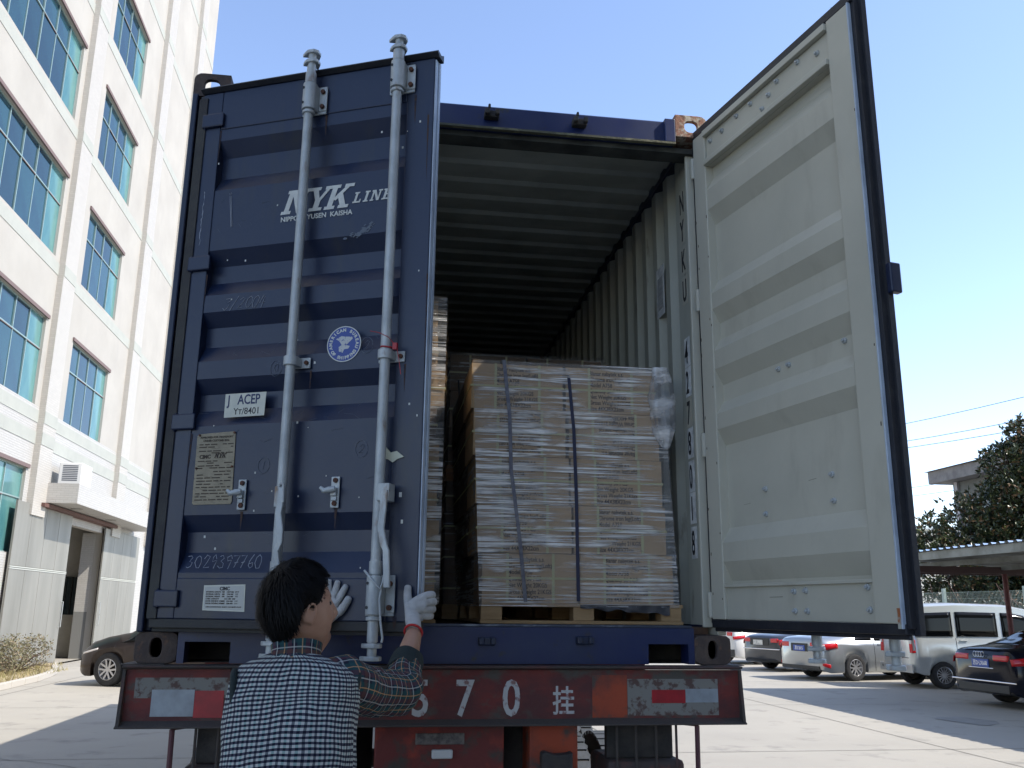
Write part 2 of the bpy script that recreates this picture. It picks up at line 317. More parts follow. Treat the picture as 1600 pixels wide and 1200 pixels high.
b.box(xs[0],xs[1],0,.1,0,.148).box(xs[2],xs[3],0,.1,0,.148).box(xs[4],xs[5],0,.1,0,.148).box(xs[1],xs[2],0,.1,.082,.148).box(xs[3],xs[4],0,.1,.082,.148)
b.build('door_sill',M['blue_bright'],cont)
b=MB(); b.box(-HW+.17,HW-.17,-.004,.11,.149,.158); b.build('sill_cap',pbr('worn sill edge',(.05,.06,.085),.4,.3,var=(.2,.22,.25),vscale=16,vstretch=(.4,1,1),vlo=.55,vhi=.66),cont,bevel=.002)
b=MB()
for s in (-1,1): b.box(s*HW*.999,s*1.16,.178,LEN-.178,.02,.16); b.box(s*HW*.999,s*1.15,.178,LEN-.178,H-.09,H-.02)
b.build('side_rail',M['blue'],cont)
b=MB(); b.box(-1.16,1.16,.11,LEN-.1,.12,.15); b.build('floor',M['floor_ply'],cont)
def corr(y0,y1,pitch,d,flat,slope):
    pts=[];y=y0;k=0
    while y<y1:
        pts+= [(y,0),(y+flat,0),(y+flat+slope,d),(y+flat+slope+flat,d)]; y+=pitch
    return pts
prof=[(.15,0),(.34,0),(.375,.034),(.44,.034)]
y=.475
while y<LEN-.3:
    prof+=[(y,0),(y+.07,0),(y+.104,.034),(y+.174,.034)]; y+=.208
prof.append((LEN-.1,.034))
def corr_wall(s):
    mb=MB()
    vs=[];fs=[]
    for (yy,dd) in prof:
        x=1.162+dd
        for xx in (x,x+.003):
            for zz in (.15,2.545): vs.append((s*xx,yy,zz))
    n=len(prof)
    for i in range(n-1):
        a=i*4;c=a+4
        mb_f=[(a,c,c+1,a+1),(a+2,a+3,c+3,c+2)]
        fs+=mb_f
    mb.add(vs,fs); mb.m=[0 if k%2==0 else 1 for k in range(len(fs))]
    return mb.build('side_wall',[M['inner'],M['blue']],cont,fix=False)
corr_wall(1); corr_wall(-1)
# corrugated roof, ribs across the width
vs=[];fs=[];rp=[]
y=.14
while y<LEN-.2: rp+=[(y,0),(y+.09,0),(y+.11,.02),(y+.19,.02)]; y+=.21
for (yy,dd) in rp:
    for zz in (2.53+dd,2.534+dd):
        for xx in (-1.20,1.20): vs.append((xx,yy,zz))
for i in range(len(rp)-1):
    a=i*4;c=a+4; fs+=[(a,c,c+1,a+1),(a+2,a+3,c+3,c+2)]
mb=MB(); mb.add(vs,fs); mb.m=[0 if k%2==0 else 1 for k in range(len(fs))]; mb.build('roof_panel',[M['ceil'],M['blue']],cont,fix=False)
MB().box(-1.2,1.2,LEN-.1,LEN-.06,.12,2.56).build('front_wall',[M['inner']],cont)
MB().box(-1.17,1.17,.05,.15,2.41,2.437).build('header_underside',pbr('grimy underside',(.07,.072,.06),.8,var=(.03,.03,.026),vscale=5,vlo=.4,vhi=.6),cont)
# cam keepers
for (x,z,top) in ((.15,2.505,1),(.576,2.502,1),(.166,.095,0),(.576,.10,0)):
    k=MB(); k.box(x-.035,x+.035,-.02,.0195,z-.022,z+.012); k.box(x-.035,x-.012,-.045,-.02,z-.018,z+.010); k.box(x+.014,x+.035,-.045,-.02,z-.018,z+.010)
    if top: k.box(x-.02,x-.008,-.04,-.0205,z+.0125,z+.035)
    k.build('cam_keeper',M['blue'] if not top else M['black_steel'],cont,bevel=.005)
# wall lettering (right wall, stacked) and paper sheet
for ch,z in zip('NYKU4278018',[2.24,2.09,1.93,1.77,1.45,1.30,1.15,1.0,.84,.69,.53]):
    MB().box(1.1605,1.1612,.205,.285,z-.075,z+.072).build('letter_backing',M['paper'] if ch in '428' or z<1 else M['cream'],cont)
    text('wall_lettering',ch,.155,M['black_print'],cont,(1.1598,.278,z-.055),(PI/2,0,-PI/2),ext=.0004,sx=.55,off=.003,valign='BOTTOM_BASELINE')
MB().box(1.1605,1.1615,.57,.70,1.76,2.04).build('paper_sheet',M['paper'],cont)
MB().box(1.1595,1.1603,.59,.68,1.80,1.98).build('paper_sheet_print',pbr('faint print',(.4,.4,.38),.8,var=(.28,.28,.27),vscale=60,vstretch=(1,.2,3)),cont)
# ------------------------------------------------------------------ doors
RECESS=[(2.22,2.15,2.05,1.98),(1.70,1.635,1.56,1.495),(1.42,1.36,1.275,1.205),(1.13,1.07,1.0,.93),(.57,.505,.425,.345)]
def door(name_label,hinge,ang,s,WD=1.15):
    d=part('door',cont,(hinge[0],hinge[1],0),ang)
    d['label']=name_label
    Y=lambda o:s*o
    m=[M['blue'],M['cream']]
    # corrugated sheet
    prf=[(2.30,.047)]
    for a,b2,c,e in RECESS: prf+=[(a,.047),(b2,.008),(c,.008),(e,.047)]
    prf+=[(.30,.047)]
    vs=[];fs=[];mi=[]
    u0,u1=.098,WD-.118
    for (z,o_) in prf:
        for oo in (o_,o_-.003):
            for u in (u0,u1): vs.append((u,Y(oo),z))
    for i in range(len(prf)-1):
        a=i*4;c=a+4; fs+=[(a,a+1,c+1,c),(a+2,c+2,c+3,a+3)]; mi+=[0,1]
    sh=MB(); sh.add(vs,fs); sh.m=mi; o=sh.build('corrugated_panel',m,d,smooth=False,fix=False)
    # rounded bends
    # frame members
    fr=MB(); ZB=.17 if s<0 else .186
    def fbox(u0,u1,o0,o1,z0,z1):
        k=len(fr.f); fr.box(u0,u1,Y(o0),Y(o1),z0,z1)
        for i in range(k,len(fr.f)): fr.m[i]=1
        # outer face blue
        oy=Y(o1)
        if s<0:
            iy=Y(o0)
            for i in range(k,len(fr.f)):
                if not all(abs(fr.v[j][1]-iy)<1e-6 for j in fr.f[i]): fr.m[i]=0
        for i in range(k,len(fr.f)):
            if all(abs(fr.v[j][1]-oy)<1e-6 for j in fr.f[i]): fr.m[i]=0
    fbox(0,.10,0,.052,ZB,2.462)
    fbox(WD-.12,WD,0,.052,ZB,2.462)
    fbox(.1001,WD-.1201,.012,.0515,2.275,2.462)
    fbox(.1001,WD-.1201,.014,.0512,ZB,.325)
    f=fr.build('door_frame',m,d,bevel=.004)
    # rails seen on the inner side
    rl=MB(); rl.box(.1005,WD-.1205,Y(-.012),Y(.0118),2.275,2.30).box(.1005,WD-.1205,Y(-.012),Y(.011),2.425,2.455)
    rl.build('inner_rail',M['cream'],d,bevel=.003)
    rl=MB(); rl.box(.1005,WD-.1205,Y(.002),Y(.0135),.318,.33); rl.build('inner_rail',M['cream'],d,bevel=.002)
    # gasket
    gk=MB()
    gk.box(-.01,WD+.012,Y(.004),Y(.050),ZB-.035,ZB-.0005)
    gk.box(-.01,WD+.012,Y(.018),Y(.03),ZB-.05,ZB-.034)
    gk.build('bottom_gasket',M['rubber_brown'] if s<0 else M['rubber'],d,bevel=.004)
    gk=MB(); 
    gk.prism([(Y(.0),2.4625),(Y(.056),2.4625),(Y(.078),2.475),(Y(.066),2.487),(Y(.03),2.482),(Y(.0),2.50)],'x',-.005,WD+.02)
    gk.build('top_gasket',M['rubber'],d,bevel=.002)
    gk=MB(); gk.box(-.022,-.001,Y(.008),Y(.045),.17,2.462); gk.build('hinge_gasket',M['rubber'],d,bevel=.004)
    if s<0: MB().box(-.018,.026,Y(.0525),Y(.058),.17,2.44).build('hinge_gasket',M['rubber_brown'],d,bevel=.002)  # brown gasket strip with the hinge gap's shadow put into its dark colour
    if s>0:
        gk=MB(); gk.box(WD+.0005,WD+.008,Y(-.004),Y(.012),.17,2.462); gk.build('edge_strip',M['edge'],d,bevel=.002)
        gk=MB(); gk.box(WD+.0005,WD+.026,Y(.0125),Y(.034),.17,2.462).box(WD+.0005,WD+.038,Y(.036),Y(.058),.15,2.48).box(WD+.0005,WD+.026,Y(.034),Y(.036),.17,2.46); gk.build('side_gasket',M['rubber'],d,bevel=.005)
        gk=MB(); gk.box(WD+.0385,WD+.066,Y(.03),Y(.075),1.29,1.40); gk.build('seal_bracket',M['blue'],d,bevel=.006)
        gk=MB(); gk.box(WD-.016,WD+.007,Y(-.0015),Y(.0045),.1705,.235); gk.build('rust_patch',pbr('corner rust',(.30,.10,.03),.9,var=(.36,.36,.3),vscale=25,vlo=.5,vhi=.6),d)
    else:
        gk=MB(); gk.box(WD+.0005,WD+.010,Y(.002),Y(.0235),.175,2.455); gk.build('edge_strip',M['edge'],d,bevel=.003)
        gk=MB(); gk.box(WD+.0005,WD+.006,Y(.027),Y(.0505),.175,2.455); gk.build('edge_strip',M['edge'],d,bevel=.002)
    # hinges
    for z in (2.319,1.641,.95,.246):
        h=MB(); h.box(.012,.12,Y(.0525),Y(.068),z-.033,z+.033); h.prism([(-.02,Y(.0)),(.03,Y(.052)),(.03,Y(.066)),(-.035,Y(.022))],'z',z-.04,z+.04)
        h.cyl((-.022,Y(.012),z-.055),(-.022,Y(.012),z+.055),.014,12)
        h.build('hinge',M['blue'] if s<0 else M['cream'],d,bevel=.006)
    # locking gear
    O=.098
    for ri,u in enumerate((.561,.966)):
        rod=MB(); rod.cyl((u,Y(O),.10),(u,Y(O),2.48),.0195,20); r=rod.build('locking_rod',M['galv'],d,smooth=True)
        def sub(mb,nm,mat=M['galv'],bv=.003): return mb.build(nm,mat,r,smooth=True,bevel=bv)
        zt=2.335 if ri==0 else 2.375
        for (za,zb,wid) in ((zt-.065,zt+.065,.060),(.19,.335,.062)):
            q=MB(); q.box(u-.05,u+.062,Y(.0525),Y(.062),za,zb); q.box(u+.028,u+.066,Y(.062),Y(.067),za+.012,zb-.012)
            q.cyl((u,Y(O),za+.004),(u,Y(O),zb-.004),.030,18); q.box(u-.028,u+.028,Y(.062),Y(O),za+.006,zb-.006); sub(q,'rod_bracket')
            q=MB(); q.cyl((u,Y(O),za-.016),(u,Y(O),za-.002),.027,18); sub(q,'rod_collar')
            q=MB(); q.cyl((u,Y(O),zb),(u,Y(O),zb+.05),.0235,18); sub(q,'rod_collar')
            for zz in (za+.03,zb-.03):
                q=MB(); q.cyl((u+.048,Y(.067),zz),(u+.048,Y(.079),zz),.010,8); sub(q,'bolt',M['rust'],.001)
                q=MB(); q.cyl((u-.016,Y(O+.0245),zz),(u-.016,Y(O+.030),zz),.0055,8); sub(q,'bolt_hole',M['black_print'],0)
        # mid clamp
        za=1.165; q=MB(); q.box(u-.045,u+.065,Y(.0525),Y(.060),za-.022,za+.022); q.cyl((u,Y(O),za-.019),(u,Y(O),za+.019),.029,18); q.box(u-.026,u+.028,Y(.060),Y(O),za-.018,za+.018); sub(q,'rod_clamp')
        q=MB(); q.cyl((u+.05,Y(.060),za),(u+.05,Y(.070),za),.009,8); sub(q,'bolt',M['rust'],.001)
        # cams
        for (zc,sg) in ((2.515,1),(.075,-1)):
            q=MB(); q.cyl((u,Y(O),zc-.05*sg),(u,Y(O),zc+.035*sg),.017,14)
            for k,(dz,ln) in enumerate(((-.012,.045),(.032,.05))):
                z=zc+dz*sg
                poly=[(u-ln,O-.004),(u-.03,O+.012),(u-.012,O+.024),(u+.018,O+.024),(u+.032,O+.008),(u+.03,O-.02),(u+.005,O-.05),(u-.012,O-.022)]
                q.prism([(a,Y(bb)) for a,bb in poly],'z',z-.008,z+.008)
            sub(q,'locking_cam')
        # handle hub + lever
        q=MB(); q.box(u+.004,u+.052,Y(O-.028),Y(O+.028),.60,.665) if ri else q.box(u-.012,u+.030,Y(O+.012),Y(O+.032),.585,.665)
        sub(q,'handle_hub')
        if ri: path=[(u+.035,O+.03,.64),(u+.034,O+.034,.56),(u+.030,O+.036,.50),(u+.046,O+.040,.44),(u+.056,O+.04,.42),(u+.062,O+.04,.34),(u+.064,O+.038,.288)]
        else: path=[(u+.022,O+.036,.66),(u+.022,O+.040,.60),(u+.018,O+.042,.56),(u+.034,O+.05,.50),(u+.036,O+.05,.45),(u+.020,O+.046,.42),(u+.028,O+.044,.37),(u+.034,O+.042,.30)]
        q=MB(); rings=[]
        for i,(a,oo,z) in enumerate(path):
            w=.0135 if i<4 else .0125; t=.0055
            rings.append([(a-w,Y(oo-t),z),(a+w,Y(oo-t),z),(a+w,Y(oo+t),z),(a-w,Y(oo+t),z)])
        q.loft(rings); sub(q,'handle')
        if not ri:
            q=MB(); q.tube([(u+.008,Y(O+.035),.655),(u+.018,Y(O+.04),.672),(u+.032,Y(O+.045),.668),(u+.036,Y(O+.045),.60)],.005,8); sub(q,'handle_loop',M['galv'],0)
        else:
            q=MB(); q.tube([(u-.03,Y(O+.03),.35),(u,Y(O+.035),.32),(u+.035,Y(O+.03),.285),(u+.045,Y(O+.01),.34),(u+.036,Y(O+.0),.345),(u+.034,Y(O+.03),.25),(u+.042,Y(O+.03),.17),(u+.052,Y(O+.03),.115),(u+.05,Y(O+.032),.10)],.0042,8); sub(q,'seal_wire',M['galv'],0)
    for u in (.363,.766):
        q=MB(); q.box(u-.018,u+.018,Y(.053),Y(.060),.585,.705); k=q.build('handle_catch',M['galv'],d,bevel=.006)
        q=MB(); q.box(u-.012,u+.012,Y(.0602),Y(.075),.63,.66); q.tube([(u+.01,Y(.078),.655),(u-.012,Y(.085),.652),(u-.032,Y(.09),.648),(u-.045,Y(.095),.662)],[.012,.013,.011,.006],8)
        q.box(u-.010,u+.012,Y(.0602),Y(.07),.612,.628); q.build('catch_hook',M['galv'],k,smooth=True,bevel=.002)
        for z in (.690,.602):
            q=MB(); q.cyl((u+.002,Y(.060),z),(u+.002,Y(.068),z),.010,8); q.build('bolt',M['rust'],k,bevel=.001)
    return d
dl=door('navy outer face with lettering and locking rods',(-1.14,.02),R(-24.1),-1,1.112)
dr=door('grey green inner face of the wide open door',(1.145,.01),R(-78.2),1,1.112)
# bolts on inner face of right door
def bolt_at(u,z,o=-.0):
    q=MB(); q.cyl((u,o,z),(u,o-.008,z),.013,8,.011); q.cyl((u,o-.008,z),(u,o-.016,z),.006,8); q.build('bolt',M['galv'],dr,smooth=True,bevel=.001)
for (u,z,o) in [(.907,1.19,.044),(.508,1.18,.044),(.575,1.182,.044),(.784,.712,.044),(.784,.615,.044),(.374,.706,.044),(.369,.605,.044),(.559,.295,.014),(.627,.297,.014),(.559,.223,.014),(.631,.223,.014),(.957,.304,.014),(.960,.229,.014),
                (.14,2.39,.012),(.24,2.39,.012),(.36,2.40,.012),(.47,2.40,.012),(.55,2.33,.012),(.60,2.37,.012),(.66,2.40,.012),(.80,2.405,.012),(.92,2.37,.012)]:
    bolt_at(u,z,o)
_before=set(dl.children)
# ---- left door decals.  outward is -Y
FO=-.0478
def slab(name,poly,m,parent=dl,o=FO,t=.0012):
    q=MB(); q.prism(poly,'y',o,o-t); return q.build(name,m,parent)
def nyk(u,z,h,m,par,o,k=1.0):
    """bold slanted slab serif letters N Y K"""
    sh=.30
    def T(pts,ox): return [(u+(ox+x)*h+(y)*h*sh,z+y*h) for x,y in pts]
    mb=MB()
    def pol(pts,ox,lift=0): mb.prism(T(pts,ox),'y',o-lift,o-lift-.0010)
    # N
    pol([(-.08,0),(.34,0),(.34,.13),(-.08,.13)],0); pol([(.03,.05),(.24,.05),(.24,.95),(.03,.95)],0,.0002); pol([(-.05,.87),(.30,.87),(.30,1),(-.05,1)],0,.0003)
    pol([(.10,1),(.34,1),(.86,.0),(.62,0)],0,.0005); pol([(.68,.05),(.85,.05),(.85,.95),(.68,.95)],0,.0007); pol([(.56,.87),(.98,.87),(.98,1),(.56,1)],0,.0009)
    # Y
    o2=.98
    pol([(.0,.87),(.42,.87),(.42,1),(.0,1)],o2,.0002); pol([(.06,.93),(.31,.93),(.52,.42),(.34,.42)],o2,.0004); pol([(.62,.87),(.95,.87),(.95,1),(.62,1)],o2,.0003); pol([(.72,.95),(.88,.95),(.56,.42),(.42,.42)],o2,.0006)
    pol([(.32,.05),(.56,.05),(.56,.5),(.32,.5)],o2,.0008); pol([(.16,0),(.72,0),(.72,.13),(.16,.13)],o2,.0010)
    # K
    o3=1.86
    pol([(-.04,0),(.40,0),(.40,.13),(-.04,.13)],o3,.0002); pol([(.06,.05),(.28,.05),(.28,.95),(.06,.95)],o3,.0004); pol([(-.04,.87),(.40,.87),(.40,1),(-.04,1)],o3,.0006)
    pol([(.22,.42),(.36,.34),(.86,.95),(.68,.95)],o3,.0008); pol([(.58,.87),(.98,.87),(.98,1),(.58,1)],o3,.0010); pol([(.36,.60),(.54,.72),(.90,.05),(.66,.05)],o3,.0012); pol([(.56,0),(1.0,0),(1.0,.13),(.56,.13)],o3,.0014)
    return mb.build('lettering',m,par)
nyk(.483,1.828,.106,M['white_print'],dl,FO)
def line_word(u,z,h,m,par,o):
    sh=.30; mb=MB(); k=[0]
    def pol(pts,ox): mb.prism([(u+(ox+x)*h+y*h*sh,z+y*h) for x,y in pts],'y',o-.0002*k[0]*.3,o-.0010-.0002*k[0]*.3); k[0]+=1
    def R4(a,b,c,d,ox): pol([(a,b),(c,b),(c,d),(a,d)],ox)
    R4(0,0,.75,.14,0); R4(.12,.05,.33,.95,0); R4(0,.87,.46,1,0); R4(.62,.05,.75,.32,0)
    R4(0,0,.46,.13,1.0); R4(.12,.05,.34,.95,1.0); R4(0,.87,.46,1,1.0)
    o2=1.66; R4(0,0,.34,.13,o2); R4(.09,.05,.24,.95,o2); R4(0,.87,.3,1,o2); pol([(.1,1),(.34,1),(.86,0),(.64,0)],o2); R4(.72,.05,.86,.95,o2); R4(.62,.87,.98,1,o2)
    o3=2.78; R4(0,0,.8,.14,o3); R4(.12,.05,.34,.95,o3); R4(0,.87,.78,1,o3); R4(.3,.44,.56,.57,o3); R4(.68,.05,.8,.34,o3); R4(.66,.66,.78,.95,o3)
    return mb.build('lettering',m,par)
line_word(.806,1.843,.047,M['white_print'],dl,FO-.0006)
text('lettering','NIPPON  YUSEN  KAISHA',.030,M['white_print'],dl,(.478,FO-.001,1.795),off=.0007,sx=.98,valign='BOTTOM_BASELINE')
# J ACEP sticker
slab('sticker',[(.288,.961),(.471,.963),(.474,1.060),(.287,1.059)],M['sticker'])
text('lettering','J   ACEP',.056,pbr('navy print',(.02,.03,.09),.6),dl,(.300,FO-.0014,1.014),off=.001,sx=.76,valign='BOTTOM_BASELINE')
text('lettering','Yт/8401',.038,M['black_print'],dl,(.330,FO-.0014,.972),off=.0002,sx=.95,valign='BOTTOM_BASELINE')
# data plate
slab('data_plate',[(.184,.611),(.352,.611),(.358,.617),(.350,.895),(.342,.903),(.182,.897),(.174,.889),(.178,.617)],M['plate_tan'],t=.003)
PF=FO-.0035
text('lettering','APPROVED FOR TRANSPORT\nUNDER CUSTOMS SEAL',.0115,M['ink'],dl,(.265,PF,.878),align='CENTER',off=.0002,line=1.2)
text('lettering','CIMC',.021,M['ink'],dl,(.193,PF,.796),off=.0007,valign='BOTTOM_BASELINE'); nyk(.262,.797,.018,M['ink'],dl,PF+.0008)
lm=MB()
random.seed(3)
for z in [.853,.842,.826,.818,.785,.777,.766,.757]+[.742-.0125*i for i in range(10)]:
    u=.188
    while u<.34:
        w=random.uniform(.012,.04)
        if random.random()<.7: lm.box(u,min(u+w,.345),PF,PF-.0004,z-.0022,z+.0018)
        u+=w+.006
lm.build('plate_text_lines',M['ink'],dl)
for (u,z) in ((.186,.892),(.346,.897),(.184,.757),(.347,.760)):
    MB().cyl((u,PF+.001,z),(u,PF-.004,z),.0045,8).build('rivet',M['rust'],dl)
# white spec sticker
slab('sticker',[(.270,.203),(.454,.199),(.450,.301),(.269,.297)],M['sticker'],o=-.0517)
slab('sticker_panel',[(.275,.208),(.449,.204),(.445,.296),(.274,.292)],pbr('grey sticker',(.42,.42,.38),.5),o=-.0530,t=.0004)
text('lettering','CIMC',.018,M['black_print'],dl,(.362,-.0536,.279),align='CENTER',off=.0006,valign='BOTTOM_BASELINE')
tb='INTERNAL LENGTH\nINTERNAL WIDTH\nINTERNAL HEIGHT\nCUBIC CAPACITY\nDOOR OPENING WIDTH\nDOOR OPENING HEIGHT'
text('lettering',tb,.0075,M['ink'],dl,(.281,-.0536,.270),off=.00015,line=1.15)
text('lettering','MM    12029 MM   39 FT\nMM     2350 MM    7 FT\nMM     2392 MM    7 FT\n      67.6 CBM  2387\nMM     2339 MM    7 FT\nMM     2280 MM    7 FT',.0072,M['ink'],dl,(.352,-.0536,.270),off=.0001,line=1.2)
text('lettering','CHINA INTERNATIONAL MARINE CONTAINERS GROUP',.0062,M['ink'],dl,(.362,-.0536,.214),align='CENTER',off=.0001)
# round emblem
eu,ez,er=.806,1.236,.074
q=MB(); q.cyl((eu,FO,ez),(eu,FO-.0015,ez),er,40); em=q.build('emblem',M['abs_blue'],dl)
q=MB(); n=40
for i in range(n):
    a,b_=2*PI*i/n,2*PI*(i+1)/n
    q.add([(eu+er*math.cos(a),FO-.0022,ez+er*math.sin(a)),(eu+er*math.cos(b_),FO-.0022,ez+er*math.sin(b_)),(eu+(er-.004)*math.cos(b_),FO-.0022,ez+(er-.004)*math.sin(b_)),(eu+(er-.004)*math.cos(a),FO-.0022,ez+(er-.004)*math.sin(a))],[(0,1,2,3)])
q.build('emblem_ring',M['white_print'],em)
def arc_text(s,r,a0,a1,size,flip=False):
    obs=[]
    for i,ch in enumerate(s):
        a=a0+(a1-a0)*i/(len(s)-1)
        if ch==' ': continue
        t=text('t',ch,size,M['white_print'],None,(eu+r*math.cos(a),FO-.002,ez+r*math.sin(a)),align='CENTER',off=.0009,valign='CENTER')
        rot=(a-PI/2) if not flip else (a+PI/2)
        t.rotation_euler=(Matrix.Rotation(-rot,3,'Y')@Matrix.Rotation(PI/2,3,'X')).to_euler(); obs.append(t)
    j=join('emblem_lettering',obs); j.parent=em
arc_text('AMERICAN BUREAU',.057,R(195),R(-15),.0175)
arc_text('OF SHIPPING',.058,R(215),R(325),.0175,True)
q=MB()
for poly in ([(-.036,.022),(-.012,.033),(.004,.030),(.006,.0),(-.006,-.008),(-.016,.006),(-.022,.014)],[(.006,.03),(.034,.028),(.037,.020),(.02,.004),(.010,-.004),(.004,.01)],[(-.022,-.012),(-.008,-.002),(.012,-.006),(.026,-.010),(.020,-.020),(.002,-.022),(-.004,-.036),(-.020,-.030)]):
    q.prism([(eu+a,ez+b_) for a,b_ in poly],'y',FO-.0016,FO-.0022)
q.build('emblem_eagle',pbr('emblem grey',(.5,.5,.48),.6,var=(.12,.15,.28),vscale=90,vlo=.56,vhi=.62),em)
# chalk marks as strokes
DIG={'0':[[(.5,1),(.15,.8),(.05,.4),(.3,.02),(.7,.05),(.9,.45),(.8,.85),(.5,1)]],'1':[[(.4,1),(.45,0)]],'2':[[(.1,.75),(.4,1),(.8,.85),(.6,.45),(.1,.03),(.9,.08)]],'3':[[(.1,.9),(.5,1),(.8,.8),(.4,.55),(.8,.4),(.7,.1),(.3,0),(0,.15)]],'4':[[(.45,1),(.1,.4),(.9,.45)],[(.7,.9),(.55,-.1)]],
 '6':[[(.7,1),(.25,.6),(.1,.2),(.4,0),(.75,.15),(.65,.45),(.2,.35)]],'7':[[(.05,.9),(.9,.95),(.4,0)],[(.3,.45),(.8,.5)]],'9':[[(.85,.7),(.6,1),(.2,.85),(.3,.55),(.8,.65),(.75,.3),(.55,0)]],'/':[[(.7,1.1),(.1,-.1)]],'.':[[(.5,.05),(.55,.08)]]}
def chalk(s,u,z,h,m,adv=.72,slant=.18,o=FO-.001,wob=.004,r=.0011,name='chalk_mark'):
    q=MB(); random.seed(len(s)*11+int(u*100))
    for ch in s:
        for st in DIG.get(ch,[]):
            q.tube([(u+x*h*.62+y*h*slant+random.uniform(-wob,wob)*.6,o,z+y*h+random.uniform(-wob,wob)*.6) for x,y in st],r,4)
        u+=h*adv*random.uniform(.88,1.1)
    return q.build(name,m,dl)
chalk('3029397760',.175,.362,.050,M['chalk'],o=-.0492,adv=.70,r=.0013)
chalk('3/2004',.235,1.425,.05,M['chalk'],adv=.68,slant=.3,r=.0009)
for (u,z,ch) in ((.510,1.155,'0'),(.905,1.225,'2'),(.487,.760,'1'),(.905,.81,'2')):
    q=MB(); q.tube([(u+.026*math.cos(t*.5),FO-.0008,z+.033*math.sin(t*.5)+random.uniform(-.002,.002)) for t in range(13)],.0009,4); q.build('chalk_mark',M['chalk_dim'],dl)
    chalk(ch,u-.012,z-.016,.034,M['chalk_dim'],r=.0009)
# scratches and peeled paint
q=MB(); q.tube([(.222,FO-.001,1.945),(.240,FO-.001,1.80)],.0013,4); q.tube([(.228,FO-.001,1.945),(.245,FO-.001,1.80)],.0011,4); q.tube([(.222,FO-.001,1.95),(.219,FO-.001,1.958),(.226,FO-.001,1.963),(.23,FO-.001,1.955)],.001,4); q.build('scratch',M['chalk'],dl)
q=MB(); random.seed(5); pts=[]
for i in range(22): pts.append((.093+random.uniform(-.003,.003),FO-.004,1.98-.012*i))
q.tube(pts,[random.uniform(.0003,.0026) for _ in pts],4); q.build('scratch',M['chalk'],dl)
q=MB(); 
q.prism([(.985,.805),(1.01,.812),(1.03,.79),(1.055,.795),(1.085,.772),(1.06,.765),(1.04,.752),(1.02,.765),(.99,.77)],'y',-.0535,-.058); q.build('peeled_sticker',pbr('peeled sticker',(.55,.55,.42),.7),dl)
random.seed(9)
q=MB(); cx,cz=.90,1.715
for i in range(70):
    a=random.gauss(0,.033); b_=random.gauss(0,.008)
    u=cx-.04+a; z=cz+b_+a*.35; s_=random.uniform(.003,.011)
    q.prism([(u-s_,z-s_*.3),(u-s_*.2,z-s_*.7),(u+s_,z+s_*.2),(u+s_*.1,z+s_*.6)],'y',FO-.0004,FO-.0008-i*1e-5)
q.build('sticker_residue',M['chalk_dim'],dl)['kind']='stuff'
q=MB()
for i in range(34):
    u=random.uniform(.14,1.12); z=random.uniform(.25,2.2); s_=random.uniform(.0014,.004); q.box(u-s_,u+s_,-.0475 if .1<u<1 else -.0522,-.0487 if .1<u<1 else -.0530,z-s_*1.3,z+s_*1.3)
for (u,z,s_) in ((1.075,.63,.009),(1.085,.53,.007),(1.13,.93,.004)): q.box(u-s_*.6,u+s_*.6,-.0522,-.0532,z-s_,z+s_)
q.build('paint_chips',M['white_print'],dl)['kind']='stuff'
MB().box(.045,.062,-.0522,-.0530,.345,.40).build('tag_plate',pbr('old tag',(.3,.28,.2),.7,var=(.15,.14,.1),vscale=60),dl)
random.seed(66)
M['rust_run']=pbr('rust streak',(.055,.03,.02),.85,var=(.02,.02,.035),vscale=40,vlo=.45,vhi=.6)
q=MB()
for u,z,h,w in ((1.03,2.30,.13,.006),(1.028,.19,.05,.01),(.62,2.27,.10,.005),(.363,.58,.07,.006),(.768,.585,.08,.006),(1.03,1.135,.11,.005),(.625,1.135,.08,.004),(.10,2.27,.16,.006),(.10,1.59,.12,.006),(.10,.90,.14,.007),(1.09,2.2,.3,.004),(1.11,1.5,.4,.003)):
    o_=-.0522 if (u>1 or u<.1) else FO-.0006
    q.prism([(u+.042-w,z),(u+.042+w,z),(u+.042+w*.3,z-h),(u+.042-w*.2,z-h*.8)],'y',o_,o_-.0004)
q.build('rust_streaks',M['rust_run'],dl)['kind']='stuff'
q=MB()
for i in range(46):
    u=random.uniform(.12,.98); z=random.choice([random.uniform(.93,1.0),random.uniform(1.2,1.28),random.uniform(.42,.5),random.uniform(.6,.9),random.uniform(1.75,1.95)]); L_=random.uniform(.01,.05); q.tube([(u,FO-.0006,z),(u+L_,FO-.0006,z+random.uniform(-.02,.02))],.0005,3)
q.build('scratches',M['chalk_dim'],dl)['kind']='stuff'
q=MB()
for i in range(9):
    u=random.uniform(.12,.98); z=random.choice([random.uniform(1.07,1.13),random.uniform(.6,.9),random.uniform(.2,.31),random.uniform(1.36,1.45),random.uniform(.44,.5)])
    oo=.0135 if z<.32 else (.0435 if .58<z<.92 else (.0075 if .42<z<.52 or 0 else None))
    if oo is None: continue
    L_=random.uniform(.01,.14)**1.0; a=random.uniform(-.12,.12); q.tube([(u,oo-.0002,z),(min(.98,u+L_*math.cos(a)),oo-.0002,z+L_*math.sin(a)*.5)],random.uniform(.0004,.0011),3)
for i in range(26):
    z=random.uniform(.2,2.4); u=random.choice([random.uniform(.002,.02),random.uniform(.085,.098),random.uniform(1.09,1.118)]); q.box(u-.002,u+.002,-.0012,-.0002,z-random.uniform(.002,.012),z+.004)
for i in range(18):
    u=random.uniform(.1,1.05); q.box(u-random.uniform(.004,.02),u+.006,-.0012 if u<.1 else .0128,.0138,.1705,.1705+random.uniform(.003,.010))
q.build('scuffs',pbr('dark scuff',(.09,.07,.05),.9),dr)['kind']='stuff'
